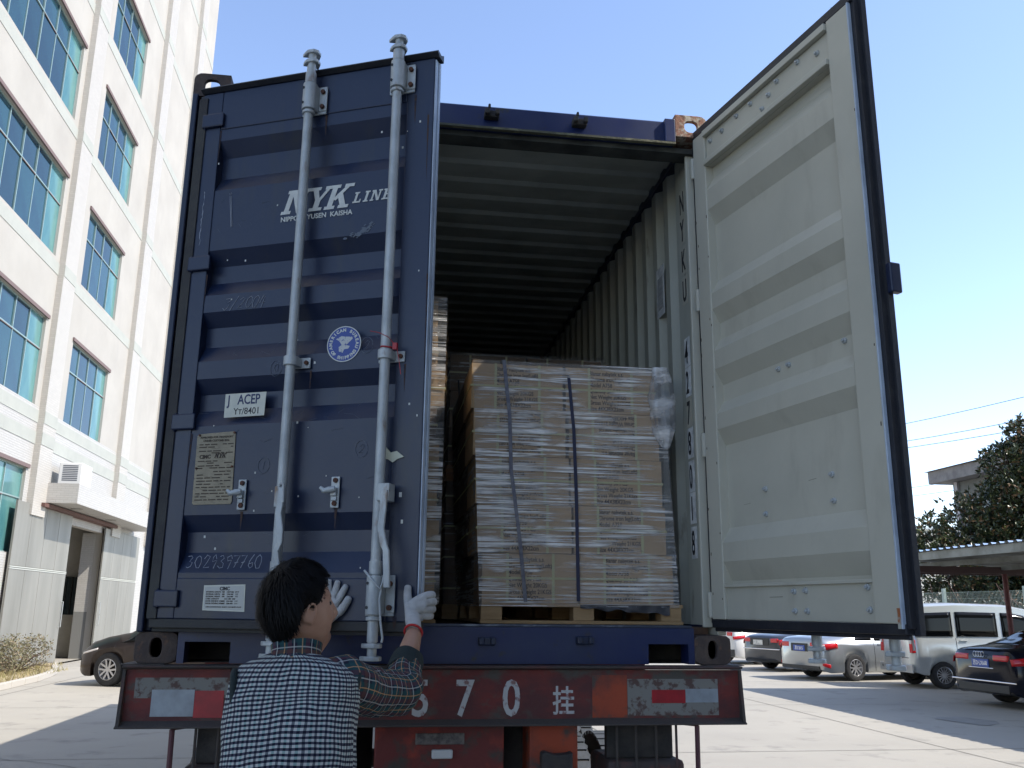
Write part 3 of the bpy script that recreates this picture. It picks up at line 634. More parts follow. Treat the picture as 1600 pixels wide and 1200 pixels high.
# red seal tie on second rod
q=MB(); O=-.098
q.tube([(1.008+.023*math.cos(t),O+.023*math.sin(t),1.192+.002*math.sin(t*2)) for t in [i*2*PI/14 for i in range(15)]],.0032,6); q.box(1.035,1.052,O-.008,O+.006,1.182,1.208)
q.tube([(1.04,O,1.205),(1.02,O-.02,1.23),(.98,O-.02,1.25),(.94,O-.01,1.262)],.0014,5); q.tube([(1.05,O,1.19),(1.065,O-.01,1.14),(1.075,O-.01,1.08)],.0014,5)
q.build('seal_tie',M['red'],dl)
for o in dl.children:
    if o not in _before: o.location.x-=(.042 if not o.name.startswith('seal_tie') else .037)
# grime along the rear frame bottom: keep in material
# ================================================================== TRAILER
tr=thing('container_trailer','red rusty semi trailer with numbered rear beam under the blue container','trailer',(0,0,Z0))
BX=1.238
q=MB(); q.box(-BX,BX,-.045,-.03,-.215,-.02); q.build('rear_beam',M['beam'],tr)
q=MB(); q.prism([(-.052,-.018),(.03,-.018),(.03,-.004),(-.075,-.004),(-.075,-.012)],'x',-BX,BX); q.build('beam_flange',M['beam_edge'],tr,bevel=.003)
q=MB(); q.prism([(-.046,-.208),(-.085,-.226),(-.085,-.232),(.03,-.232),(.03,-.216)],'x',-BX-.004,BX+.004); q.build('beam_flange',M['beam_edge'],tr,bevel=.002)
for s in (-1,1): MB().prism([(-.046,-.019),(-.055,-.019),(-.083,-.224),(-.046,-.214)],'x',s*BX,s*(BX-.012)).build('end_plate',M['beam_edge'],tr)
for s in (-1,1): MB().box(s*1.09,s*1.255,-.05,.17,-.0035,-.0005).build('twist_lock_pad',M['beam_edge'],tr)
BY=-.0475
def bt(ch,x,z,size,sx=.8,off=.004,m=M['white_print']): return text('lettering',ch,size,m,tr,(x,BY+.0016,z),off=off,sx=sx,valign='BOTTOM_BASELINE')
M['beam_white']=pbr('worn white stencil',(.45,.44,.42),.8,var=(.22,.12,.11),vscale=25,vlo=.52,vhi=.62)
for ch,x in (('2',-.322),('5',-.137),('7',.038),('0',.228)): bt(ch,x,-.194,.195,.78,.003,M['beam_white'])
bt('挂',.433,-.183,.118,.80,.0015,M['beam_white'])
for (n_,a,b_,c,d_,m) in (('reflective_tape',-1.125,-.967,-.192,-.094,'tape_white'),('reflective_tape',-.966,-.857,-.197,-.098,'tape_red'),('reflective_tape',.851,.994,-.150,-.098,'tape_red'),('reflective_tape',.995,1.135,-.148,-.094,'tape_white')):
    MB().box(a,b_,BY,BY+.002,c,d_).build(n_,M[m],tr)
MB().box(.748,1.136,BY+.0014,BY+.0022,-.198,-.055).build('tape_residue',M['residue'],tr)
MB().box(-1.19,-.80,BY+.0014,BY+.0022,-.125,-.05).build('tape_residue',M['residue'],tr)
MB().box(.60,.746,BY+.0012,BY+.0022,-.205,-.04).build('paint_patch',M['orange'],tr)
# under beam
q=MB(); q.box(-.272,.242,-.02,.25,-.60,-.2325); q.build('tail_block',M['redblock'],tr,bevel=.006)
q=MB(); q.box(-.113,.082,-.026,-.0202,-.305,-.262); q.build('number_plate_strip',pbr('dirty plate strip',(.16,.14,.12),.7,var=(.05,.04,.04),vscale=30),tr,bevel=.01)
q=MB(); q.box(-.048,.035,-.045,-.0202,-.356,-.322); q.build('plate_lamp',pbr('plate lamp',(.5,.5,.48),.4),tr,bevel=.006)
MB().box(-.62,-.28,.3,.33,-.9,-.2325).build('shade_plate',M['black_steel'],tr); MB().box(.245,.60,.3,.33,-.9,-.2325).build('shade_plate',M['black_steel'],tr)  # black plates added to stand for the dark under the trailer
q=MB(); q.box(.345,.541,-.03,.16,-.70,-.233); q.build('light_bracket',M['orange'],tr,bevel=.004)
q=MB(); q.prism([(.384,-.75),(.384,-.335),(.395,-.327),(.44,-.34),(.49,-.337),(.509,-.33),(.509,-.75)],'y',-.09,-.031); q.build('tail_lamp_box',M['black_steel'],tr,bevel=.006)
q=MB(); q.box(-.541,-.345,-.03,.16,-.70,-.233); q.build('light_bracket',M['orange'],tr,bevel=.004)
for s in (-1,1):
    q=MB(); q.box(s*.673,s*.955,.02,.06,-.37,-.2325); q.build('mudguard',M['black_steel'],tr,bevel=.004)
    q=MB(); q.box(s*.665,s*.99,-.03,.30,-.62,-.372); q.build('lamp_box',pbr('dirty lamp box',(.06,.045,.04),.8,var=(.12,.05,.04),vscale=10,vlo=.5,vhi=.6),tr,bevel=.02)
    for x in (.70,.78,.865,.95): MB().cyl((s*x,-.045,-.234),(s*x,-.045,-.62),.0055,8).build('guard_bar',M['beam_edge'],tr,smooth=True)
    MB().tube([(s*.99,.02,-.2325),(s*1.035,-.06,-.238),(s*1.03,-.065,-.60)],.0105,8).build('tie_bar',pbr('red bar',(.09,.03,.035),.6),tr,smooth=True)
q=MB()
for s in (-1,1): q.box(s*.40,s*.55,.2,11.9,-.05,-.01); q.box(s*.465,s*.485,.2,11.9,-.35,-.05); q.box(s*.40,s*.55,.2,11.9,-.37,-.35)
q.build('chassis_rail',M['beam'],tr)
for y in [.9+1.2*i for i in range(9)]: MB().box(-1.1,1.1,y,y+.1,-.1,-.012).build('cross_member',M['beam'],tr)
# wheels
def truck_wheel(parent,x,y,w,R_=.51):
    zc=R_-Z0
    prof=[(-w/2,R_*.58),(-w/2-.012,R_*.8),(-w/2,R_*.93),(-w/2+.03,R_*.985),(w/2-.03,R_*.985),(w/2,R_*.93),(w/2+.012,R_*.8),(w/2,R_*.58)]
    n=44; q=MB(); rings=[]
    for px,pr in prof: rings.append([(x+px,y+pr*math.cos(2*PI*k/n),zc+pr*math.sin(2*PI*k/n)) for k in range(n)])
    q.loft(rings,caps=False); wh=q.build('wheel',M['tyre'],parent,smooth=True)
    # tread blocks
    q=MB()
    for k in range(n):
        for j,(xa,xb) in enumerate(((-w/2+.02,-w/2+.09),(-w/2+.10,-.005),(.005,w/2-.10),(w/2-.09,w/2-.02))):
            a0=2*PI*(k+.12+.5*(j%2))/n; a1=2*PI*(k+.9+.5*(j%2))/n; r0=R_*.97; r1=R_*1.0
            zz=.012
            P=lambda xx,rr,a:(x+xx,y+rr*math.cos(a),zc+rr*math.sin(a))
            am=(a0+a1)/2
            vs=[P(xa,r0,a0),P(xb,r0,a0),P(xb+zz,r0,am),P(xb,r0,a1),P(xa,r0,a1),P(xa-zz*0,r0,am)]
            vs+=[P(xa,r1,a0),P(xb,r1,a0),P(xb+zz,r1,am),P(xb,r1,a1),P(xa,r1,a1),P(xa,r1,am)]
            q.add(vs,[(6,7,8,9,10,11)]+[(i,(i+1)%6,6+(i+1)%6,6+i) for i in range(6)])
    q.build('tyre_tread',M['tread'],wh)['kind']='stuff'
    q=MB(); q.cyl((x-w/2+.03,y,zc),(x+w/2-.03,y,zc),R_*.58,24); q.build('rim',M['black_steel'],wh)
for y in (1.35,2.65,3.95):
    for x in (.62+.1,1.03,-.72,-1.03): truck_wheel(tr,x,y,.27)
    MB().cyl((-1.0,y,.51-Z0),(1.0,y,.51-Z0),.07,12).build('axle',M['black_steel'],tr)
# ================================================================== CARGO
FZ=Z0+.158
def pallet(x0,x1,y0,y1,z,mat,label,h=.088,group='pallets under the wrapped loads'):
    t=thing('pallet',label,'pallet',((x0+x1)/2,(y0+y1)/2,z),0,group)
    w=(x1-x0)/2; d=(y1-y0)/2
    for bx in (-w+.045,.0,w-.055):
        for by in (-d+.045,0,d-.05):
            MB().box(bx-.048,bx+.048,by-.045,by+.05,.014,h-.016).build('block',mat,t,bevel=.002)
    for bx in (-w+.045,.0,w-.055): MB().box(bx-.05,bx+.05,-d,d,0,.0135).build('bottom_board',mat,t)
    MB().box(-w,w,-d-.001,-d+.09,-.001,.0130).build('bottom_board',mat,t).location.z=.0
    for by in (-d+.05,-d+.32,0,d-.3,d-.05): MB().box(-w,w,by-.05,by+.05,h-.0155,h).build('deck_board',mat,t,bevel=.001)
    return t
LINES=['Blanar nabytek a.s.','Chrome iron leg(Loft)','Model A758','Quantity 50 PCS','Net Weight 20KGS','Gross Weight 21KGS','Size 44X38X22cm']
_ct={}
def carton(x,y,z,w,d,h,label,group,flip=False,mat=None,texty=True,textx=.5,jit=.004,strap=True,sag=True):
    mat=mat or M['card']
    t=thing('carton',label,'carton',(x+random.uniform(-jit,jit),y+random.uniform(-jit,jit),z),R(random.uniform(-.6,.6)),group)
    w-=.006; d-=.004; h-=.003
    k=('box',mat.name,round(w,3),round(d,3),round(h,3))
    if k not in _ct:
        q=MB(); n=6
        # slightly bulged faces: grid front and sides
        def face(o,ux,uz,nrm):
            vs=[];fs=[]
            for j in range(n+1):
                for i in range(n+1):
                    a=i/n;b=j/n; bul=.0045*math.sin(PI*a)*math.sin(PI*b)
                    vs.append(Vector(o)+Vector(ux)*a+Vector(uz)*b+Vector(nrm)*bul)
            for j in range(n):
                for i in range(n):
                    p=j*(n+1)+i; fs.append((p,p+1,p+n+2,p+n+1))
            q.add(vs,fs)
        face((-w/2,-d/2,0),(w,0,0),(0,0,h),(0,-1,0)); face((w/2,-d/2,0),(0,d,0),(0,0,h),(1,0,0)); face((w/2,d/2,0),(-w,0,0),(0,0,h),(0,1,0)); face((-w/2,d/2,0),(0,-d,0),(0,0,h),(-1,0,0))
        face((-w/2,-d/2,h),(w,0,0),(0,d,0),(0,0,1)); face((-w/2,d/2,0),(w,0,0),(0,-d,0),(0,0,-1))
        o=q.build('body',mat,t,smooth=True); _ct[k]=o
    else: mcopy(_ct[k],t)
    if strap:
        k2=('st',round(w,3),round(d,3),round(h,3))
        if k2 not in _ct:
            L=[]
            for xx in (-w*.24,w*.24):
                q=MB(); q.box(xx-.006,xx+.006,-d/2-.0058,-d/2-.0046,0,h); q.box(xx-.006,xx+.006,-d/2-.005,d/2+.005,h,h+.0012); L.append(q.build('strap',M['strap_y'],t))
            q=MB(); q.box(-w/2-.0052,w/2+.0052,-d/2-.0066,-d/2-.0059,h*.5-.005,h*.5+.005); q.box(-w/2-.0064,-w/2-.0052,-d/2,d/2,h*.5-.005,h*.5+.005); q.box(w/2+.0052,w/2+.0064,-d/2,d/2,h*.5-.005,h*.5+.005); L.append(q.build('strap',M['strap_y'],t))
            _ct[k2]=L
        else:
            for o in _ct[k2]: mcopy(o,t)
    if texty:
        k3=('tx',flip)
        if k3 not in _ct:
            T=text('printed_text','\n'.join(LINES),.0285,M['ink'],t,(-.105,-d/2-.0052,h-.012),sx=.80,off=.0004,line=1.02,ext=.0003,valign='TOP')
            if flip: T.rotation_euler=(PI/2,PI,0); T.location=(.105,-d/2-.0052,.012)
            _ct[k3]=T
        else: mcopy(_ct[k3],t)
    return t
random.seed(21)
PX0,PX1,PY0,PY1=.177,1.112,.30,1.44
pallet(PX0,PX1,PY0,PY1,FZ,M['wood'],'pale pine pallet under the front wrapped carton load')
rown=['bottom','second','middle','fourth','top']
cz=FZ+.089
for r in range(5):
    sh=-.012*r
    for c in range(2):
        for dd in range(3):
            if c==1 and dd>0: continue
            x=PX0+.215+c*.452+sh*(1 if c==0 else .9)+(.02 if r==0 else 0)-.01; y=PY0+.20+dd*.382
            if dd==0: lab=f"{'left' if c==0 else 'right'} front carton in the {rown[r]} row of the big wrapped stack, "+('text upside down' if r==3 else 'text upright')
            else: lab=f"{['','middle','rearmost'][dd]} carton on the dark left side of the big wrapped stack, {rown[r]} row"
            carton(x,y,cz+r*.2235,.447,.378,.2235,lab,'cartons of the front wrapped stack',flip=(r==3),texty=(dd==0),mat=M['card'] if dd==0 else M['card_shade'])
def film_shell(name,label,x0,x1,y0,y1,z0,z1,lean=0,mat=None,group=None,amp=.006,sides='FLR'):
    mat=mat or M['film']; q=MB()
    def patch(P,nu,nv,nrm):
        vs=[];fs=[]
        for j in range(nv+1):
            for i in range(nu+1):
                v=Vector(P(i/nu,j/nv)); a=noise.noise(Vector((v.x*3+9,v.y*3,v.z*34)))*.7+noise.noise(Vector((v.x*14,v.y*14,v.z*60+4)))*.4
                vs.append(v+Vector(nrm)*(a*amp+amp*.6))
        for j in range(nv):
            for i in range(nu):
                p=j*(nu+1)+i; fs.append((p,p+1,p+nu+2,p+nu+1))
        q.add(vs,fs)
    lx=lambda z:lean*(z-z0)/(z1-z0)
    patch(lambda a,b:(x0+(x1-x0)*a+lx(z0+(z1-z0)*b),y0,z0+(z1-z0)*b),40,110,(0,-1,0))
    patch(lambda a,b:(x0+lx(z0+(z1-z0)*b)-.002,y0+(y1-y0)*(1-a),z0+(z1-z0)*b),26,90,(-1,0,0))
    if 'R' in sides: patch(lambda a,b:(x1+lx(z0+(z1-z0)*b)+.002,y0+(y1-y0)*a,z0+(z1-z0)*b),26,90,(1,0,0))
    patch(lambda a,b:(x0+(x1-x0)*a+lean,y0+(y1-y0)*b,z1+.002),20,20,(0,0,1))
    o=q.build(name,mat,None,smooth='all',fix=False); c=Vector((0,0,0)); tag(o,label,'plastic wrap',group); return o
film_shell('stretch_film','wrinkled clear stretch film around the big front carton stack',PX0-.012,PX1-.018,PY0-.006,PY1+.01,FZ+.075,cz+5*.2235+.006,lean=-.05)
# bunched film at the top right corner
q=MB(); n,mn=26,34; rings=[]
for j in range(mn+1):
    b=j/mn; z=cz+1.125-.40*b; rr=.045*math.sin(PI*min(1,b*.9+.1))**.7+.012; cx=1.035+.012*b; ring=[]
    for i in range(n):
        a=2*PI*i/n; k=1+.38*noise.noise(Vector((math.cos(a)*3,math.sin(a)*3,z*9)))+.3*noise.noise(Vector((math.cos(a)*9,math.sin(a)*9,z*5)))
        ring.append((cx+rr*k*math.cos(a)*1.1,PY0-.018+rr*k*.42*math.sin(a),z))
    rings.append(ring)
q.loft(rings); o=q.build('bunched_film',M['film_wad'],None,smooth='all'); tag(o,'crumpled wad of clear film hanging at the top right corner of the wrapped stack','plastic wrap')
# load straps on the big stack
q=MB()
def band(mb,pts,w,t=.0012):
    for (a,b) in zip(pts[:-1],pts[1:]):
        a=Vector(a);b=Vector(b); mb.add([a+Vector((-w,0,0)),a+Vector((w,0,0)),b+Vector((w,0,0)),b+Vector((-w,0,0)),a+Vector((-w,t,0)),a+Vector((w,t,0)),b+Vector((w,t,0)),b+Vector((-w,t,0))],[(0,1,2,3),(7,6,5,4),(0,4,5,1),(1,5,6,2),(2,6,7,3),(3,7,4,0)])
ft=PY0-.017
band(q,[(.262,ft+.1,cz+1.136),(.262,ft,cz+1.128),(.292,ft-.003,cz+.86),(.302,ft-.001,cz+.60),(.345,ft-.003,cz+.28),(.374,ft,cz+.005)],.0085)
o=q.build('load_strap',M['strap_g']); tag(o,'grey steel strap running slantwise down the left half of the wrapped stack','strap')
q=MB(); band(q,[(.578,ft+.1,cz+1.132),(.578,ft,cz+1.05),(.600,ft-.002,cz+.8),(.610,ft-.001,cz+.5),(.617,ft,cz+.01)],.008)
o=q.build('load_strap',M['strap_b']); tag(o,'dark blue strap between the two columns of the wrapped stack','strap')
# loose torn film under the load
q=MB(); rings=[]
for i in range(30):
    a=i/29; x=PX0+.45+a*.42; rings.append([(x,PY0-.01+.012*noise.noise(Vector((x*20,0,k))),FZ+.084-k*(.004+.006*a+.004*noise.noise(Vector((x*18,k*.5,3))))) for k in range(5)])
vs=[v for r in rings for v in r]; q.add(vs,[(i*5+k,i*5+k+1,i*5+k+6,i*5+k+5) for i in range(29) for k in range(4)])
o=q.build('torn_film',pbr('grey torn film',(.06,.06,.065),.35),None,smooth='all',fix=False); tag(o,'dark torn strip of film hanging over the pallet opening','plastic wrap')
# ---- load behind (double stacked)
bx0,bx1,by0=.10,1.10,1.72
pallet(bx0,bx1,by0,by0+1.0,FZ,M['wood'],'pallet on the floor behind the front load, lower of the rear pair')
pallet(bx0,bx1,by0,by0+1.0,Z0+.985,M['wood_o'],'orange pine pallet raised on the rear load, upper of the rear pair',h=.10)
k=0
for lv,(zb,nr) in enumerate(((FZ+.089,4),(Z0+1.086,3))):
    hh=.185 if lv==0 else .238
    for r in range(nr):
        for c in range(2):
            carton(bx0+.25+c*.5,by0+.19,zb+r*hh,.49,.37,hh,f"{'left' if c==0 else 'right'} carton in row {['one','two','three','four'][r]} of the {'lower' if lv==0 else 'upper'} load in the dark behind the front stack",'cartons of the rear wrapped stack',mat=M['card_shade'],texty=False)
film_shell('stretch_film','dark glossy stretch film around the rear load',bx0-.01,bx1+.01,by0-.012,by0+.9,FZ+.08,Z0+1.086+3*.238+.01,mat=M['film_dark'],amp=.01)
q=MB(); q.tube([(bx0+.06,by0-.03,Z0+1.62),(bx0+.085,by0-.04,Z0+1.3),(bx0+.11,by0-.035,Z0+1.06)],.005,6); o=q.build('load_strap',M['black_print']); tag(o,'thin black strap hanging down the left edge of the rear load','strap')
# ---- left load, only its right edge shows beside the door
lx0,lx1,ly0=-1.0,-.028,.30
pallet(lx0,lx1,ly0,ly0+1.0,FZ,M['wood'],'pallet under the tall left load, mostly hidden by the blue door')
zz=FZ+.09; k=0
for r,(hh,dx,film) in enumerate(((.182,.0,1),(.182,.006,1),(.18,-.004,1),(.17,.0,1),(.18,-.012,0),(.175,.016,1),(.172,-.022,1),(.172,-.025,1))):
    for c in range(2):
        carton(lx0+.243+c*.486+(dx if c else 0),ly0+.19,zz,.48,.375,hh,f"{'hidden left' if c==0 else 'narrow visible'} carton number {['one','two','three','four','five','six','seven','eight'][r]} from the floor in the left load beside the blue door",'cartons of the left wrapped stack',texty=False,mat=M['card'] if r!=4 else M['card_shade'])  # one row gets shade in its colour where a dark gap shows
    zz+=hh
film_shell('stretch_film','clear stretch film around the tall left load beside the blue door edge',lx0-.01,lx1+.012,ly0-.01,ly0+.95,FZ+.085,zz+.01,amp=.009)
# ================================================================== FACTORY BUILDING (left)
FX=-9.3
M['wall']=pbr('white render',(.42,.40,.36),.85,var=(.365,.345,.31),vscale=.6,vlo=.35,vhi=.7,var2=(.36,.345,.32),v2scale=1.6,v2stretch=(1,1,.18),v2lo=.56,v2hi=.8,bump=.1)
def tile_mat(name,base,line,sx=.2,sz=.06):
    m=pbr(name,base,.5,spec=.4); nt=m.node_tree;N=nt.nodes;L=nt.links; b=N['Principled BSDF']; tc=N.new('ShaderNodeTexCoord'); sp=N.new('ShaderNodeSeparateXYZ'); cb=N.new('ShaderNodeCombineXYZ')
    L.new(tc.outputs['Object'],sp.inputs[0]); ad=N.new('ShaderNodeMath'); ad.operation='ADD'; L.new(sp.outputs[0],ad.inputs[0]); L.new(sp.outputs[1],ad.inputs[1]); L.new(ad.outputs[0],cb.inputs[0]); L.new(sp.outputs[2],cb.inputs[1])
    br=N.new('ShaderNodeTexBrick'); br.inputs['Scale'].default_value=1; br.inputs['Brick Width'].default_value=sx; br.inputs['Row Height'].default_value=sz; br.inputs['Mortar Size'].default_value=.005; br.inputs['Mortar Smooth'].default_value=.3
    br.inputs['Color1'].default_value=c4(base); br.inputs['Color2'].default_value=c4([c*.93 for c in base]); br.inputs['Mortar'].default_value=c4(line); L.new(cb.outputs[0],br.inputs[0]); L.new(br.outputs[0],b.inputs['Base Color'])
    bp=N.new('ShaderNodeBump'); bp.inputs['Strength'].default_value=.5; bp.inputs['Distance'].default_value=.01; L.new(br.outputs[1],bp.inputs['Height']); bp.invert=True; L.new(bp.outputs[0],b.inputs['Normal'])
    return m
M['tile']=tile_mat('white brick tile',(.47,.455,.425),(.37,.355,.33))
M['tile_c']=tile_mat('cream brick tile',(.48,.455,.41),(.40,.375,.335))
M['band']=pbr('grey green band',(.39,.40,.36),.8,var=(.36,.37,.335),vscale=2)
M['alu']=pbr('pale aluminium frame',(.26,.36,.35),.4,.2)
M['glass1']=pbr('dark teal glass',(.012,.045,.065),.05,0,spec=.6,var=(.008,.03,.05),vscale=.35)
M['glass2']=pbr('blue teal glass',(.02,.07,.09),.08,0,spec=.6,var=(.012,.045,.07),vscale=.5)
M['glass3']=pbr('mint glass with curtain',(.12,.27,.25),.12,0,spec=.6,var=(.05,.16,.17),vscale=.8,vstretch=(1,1,.4))
M['glass_dark']=pbr('near black glass',(.01,.02,.022),.1,spec=.8)
M['lintel']=pbr('dark mauve lintel',(.16,.115,.11),.8)
M['steel']=pbr('brushed steel sheet',(.27,.26,.23),.5,.25,var=(.21,.205,.18),vscale=1.3,vstretch=(1,1,.2),vlo=.3,vhi=.7,rvar=.1,var2=(.25,.22,.19),v2scale=3,v2lo=.6,v2hi=.85,bump=.15,bscale=5)
fb=thing('factory_building','tall white tiled factory block with teal windows on the left, sunlit','building',(FX,26,0))
def L_(x,y): return (x-FX,y-26)
wins=[]
SILLS=[6.70,10.80,14.88,18.98,23.08,27.18]
for z in SILLS: wins.append((15.1,20.65,z,z+2.35,6)); wins.append((22.85,26.4,z,z+2.35,4)); 
for z in SILLS: wins.append((7.0,13.8,z,z+2.35,7))
wins.append((15.1,20.7,2.9,5.05,5))
holes=[(a,b,z0,z1) for a,b,z0,z1,_ in wins]+[(24.2,27.9,0,3.95)]
HB=33.5; Y0_,Y1_=-2,36.8
ys=sorted(set([Y0_,Y1_]+[h[0] for h in holes]+[h[1] for h in holes])); zs=sorted(set([0,5.6,HB]+[h[2] for h in holes]+[h[3] for h in holes]))
q=MB()
for i in range(len(ys)-1):
    for j_ in range(len(zs)-1):
        yc=(ys[i]+ys[i+1])/2; zc=(zs[j_]+zs[j_+1])/2
        if any(h[0]<yc<h[1] and h[2]<zc<h[3] for h in holes): continue
        q.add([(0,ys[i]-26,zs[j_]),(0,ys[i+1]-26,zs[j_]),(0,ys[i+1]-26,zs[j_+1]),(0,ys[i]-26,zs[j_+1])],[(0,1,2,3)],1 if zc<6.5 else 0)
for (a,b,z0,z1) in holes:
    d=.22; a-=26;b-=26
    q.add([(0,a,z0),(0,b,z0),(0,b,z1),(0,a,z1),(-d,a,z0),(-d,b,z0),(-d,b,z1),(-d,a,z1)],[(0,1,5,4),(1,2,6,5),(2,3,7,6),(3,0,4,7)],0)
q.add([(0,Y1_-26,0),(-16,Y1_-26,0),(-16,Y1_-26,HB),(0,Y1_-26,HB)],[(0,1,2,3)],0); q.add([(0,Y0_-26,HB),(0,Y1_-26,HB),(-16,Y1_-26,HB),(-16,Y0_-26,HB)],[(0,1,2,3)],0); q.add([(0,Y0_-26,0),(-16,Y0_-26,0),(-16,Y0_-26,HB),(0,Y0_-26,HB)],[(0,1,2,3)],0); q.add([(-16,Y0_-26,0),(-16,Y1_-26,0),(-16,Y1_-26,HB),(-16,Y0_-26,HB)],[(0,1,2,3)],0)
q.build('wall',[M['wall'],M['tile']],fb)
for (a,b,zt) in ((21.0,21.95,0),(28.35,29.35,0),(33.3,34.3,0),(14.0,14.9,0)):
    MB().box(.001,.16,a-26,b-26,0 if a<20 else 3.9,HB).build('pilaster',M['tile_c'],fb)
for z in [5.72]+[s-.42 for s in SILLS]:
    MB().box(.001,.012,Y0_-26+.1,Y1_-26-.01,z,z+.32).build('band',M['band'],fb)
    for (a,b) in ((21.0,21.95),(28.35,29.35),(33.3,34.3)): MB().box(.1605,.170,a-26,b-26,z,z+.32).build('band',M['band'],fb)
for (a,b,z0,z1) in [(w[0],w[1],w[2],w[3]) for w in wins]: MB().box(.001,.05,a-.08-26,b+.12-26,z1+.002,z1+.10).build('lintel',M['lintel'],fb)
_pane={}
random.seed(4)
for (a,b,z0,z1,n) in wins:
    zt=z0+(z1-z0)*.64; fw=.035
    q=MB(); A=a-26;B=b-26; X0,X1=-.12,-.07
    q.box(X0,X1,A,B,z0,z0+fw).box(X0,X1,A,B,z1-fw,z1).box(X0-.0,X1+.006,A,B,zt-fw/2,zt+fw/2)
    for i in range(n+1):
        y=A+(B-A)*i/n; q.box(X0+.003,X1+.003,max(A,y-fw/2),min(B,y+fw/2),z0+fw,z1-fw)
    wf=q.build('window',M['alu'],fb)
    for i in range(n):
        for lv,(za,zb) in enumerate(((z0+.02,zt),(zt,z1-.02))):
            ya=A+(B-A)*i/n; yb=A+(B-A)*(i+1)/n
            gm='glass3' if i==n-1 else random.choice(['glass1','glass1','glass2','glass1'])
            if z0<3: gm='glass3' if i>n-3 else 'glass1'
            k=(round(yb-ya,3),round(zb-za,3),gm)
            if k not in _pane:
                p_=MB(); p_.box(-.003,.003,-(yb-ya)/2+.012,(yb-ya)/2-.012,-(zb-za)/2+.012,(zb-za)/2-.012); o=p_.build('pane',M[gm],wf); _pane[k]=o
            else: o=mcopy(_pane[k],wf)
            # sliding sashes sit on alternating tracks
            o.location=(-.098+(.012 if i%2 and lv==0 else 0),(ya+yb)/2,(za+zb)/2); o.rotation_euler=(0,random.uniform(-.006,.006),random.uniform(-.012,.012))
            if lv==0 and i%2:
                s_=MB(); s_.box(X1-.004,X1+.014,ya+.0,yb,zt-fw*.5-.02,zt-fw*.5); s_.build('sash_rail',M['lintel'],wf)
# canopy balcony
cn=MB(); cn.box(.001,.95,21.9-26,31.5-26,4.30,4.36,).box(.86,.95,21.9-26,31.5-26,4.36,4.83).box(.001,.86,21.9-26,21.98-26,4.36,4.83).box(.001,.86,31.42-26,31.5-26,4.36,4.83)
cn.build('canopy',M['tile'],fb)
for y in (23.4,26.8): 
    q=MB(); q.cyl((.5,y-26,4.285),(.5,y-26,4.299),.16,20); q.build('canopy_lamp',pbr('lamp disc',(.3,.29,.26),.5),fb)
MB().box(-.02,.25,21.6-26,28.6-26,4.17,4.27).build('gate_rail',pbr('rusty gate rail',(.12,.06,.05),.7),fb)
# air conditioner on the canopy
ac=thing('air_conditioner','white outdoor air conditioner unit standing on the canopy above the gate','air conditioner',(FX+.50,22.9,4.85),0)
q=MB(); q.box(-.30,.30,-.45,.45,0,.62); q.build('casing',pbr('ac white',(.72,.72,.70),.5),ac,bevel=.02)
q=MB()
for i in range(9): q.box(-.31,-.302,-.33,.2,.10+.05*i,.115+.05*i) 
for i in range(9): q.box(-.20,.2,-.4535,-.451,.12+.05*i,.15+.05*i)
q.build('grille',pbr('ac grille',(.12,.13,.15),.5),ac)['kind']='stuff'
# gate leaves: panels of sheet steel
def gate(label,ya,yb,z1,x,rot,hs):
    t=thing('gate_leaf',label,'gate',(FX+x,ya if hs<0 else yb,0),rot,'brushed steel gate leaves of the factory')
    w=yb-ya; n=4
    for i in range(n):
        for (za,zb) in ((.03,z1*.60),(z1*.62,z1)):
            a=-hs*0; y0=(w/n)*i; y1=(w/n)*(i+1)
            if hs>0: y0,y1=-y1,-y0
            q=MB(); q.box(0,.02,y0+.008,y1-.008,za,zb)
            q.build('sheet_panel',M['steel'],t,bevel=.008)
    q=MB(); yy=(0,w) if hs<0 else (-w,0)
    q.box(-.03,-.001,yy[0],yy[1],.02,z1); q.build('backing',M['steel'],t)
    q=MB(); q.box(.001,.03,yy[0],yy[1],z1*.60+.004,z1*.60+.03).box(.001,.03,yy[0],yy[1],z1*.62-.035,z1*.62-.008); q.build('cross_rail',pbr('bright rail',(.5,.5,.46),.35,.4),t)
    yh=w-.12 if hs<0 else -w+.12
    q=MB(); q.tube([(.02,yh,1.05),(.08,yh,1.05),(.08,yh,1.75),(.02,yh,1.75)],.014,8); q.build('handle',M['galv'],t,smooth=True)
    return t
gate('tall steel gate leaf left of the dark doorway, canopy shadow across its top',20.15,24.35,4.18,.10,0,-1)
gate('steel gate leaf right of the dark doorway, partly behind the container',27.75,32.2,4.12,.10,0,1)
# doorway interior
q=MB(); q.box(-7,-.22,23.2-26,23.3-26,0,4.4).box(-7,-6.9,23.3-26,29-26,0,4.4).box(-7,-.22,23.2-26,30-26,4.4,4.5).box(-4.6,-.22,28.35-26,28.45-26,0,4.4)
q.build('interior_wall',pbr('interior wall',(.42,.40,.36),.9,var=(.3,.29,.26),vscale=1),fb)
MB().box(-.62,-.222,27.9-26,28.34-26,1.45,3.95).build('interior_pier',M['tile'],fb); MB().box(-.62,-.222,27.9-26,28.34-26,0,1.448).build('pier_base',pbr('grey pier paint',(.2,.2,.19),.8),fb)
q=MB(); q.box(-3.2,-.64,28.30-26,28.34-26,1.35,2.55); wd=q.build('grille_window',M['glass_dark'],fb)
for i in range(14): MB().cyl((-3.1+i*.185,28.27-26,1.35),(-3.1+i*.185,28.27-26,2.55),.012,6).build('grille_bar',M['black_steel'],wd)
MB().box(-.235,-.12,16-26,20-26,.05,2.85).build('glass_door',M['glass_dark'],fb)
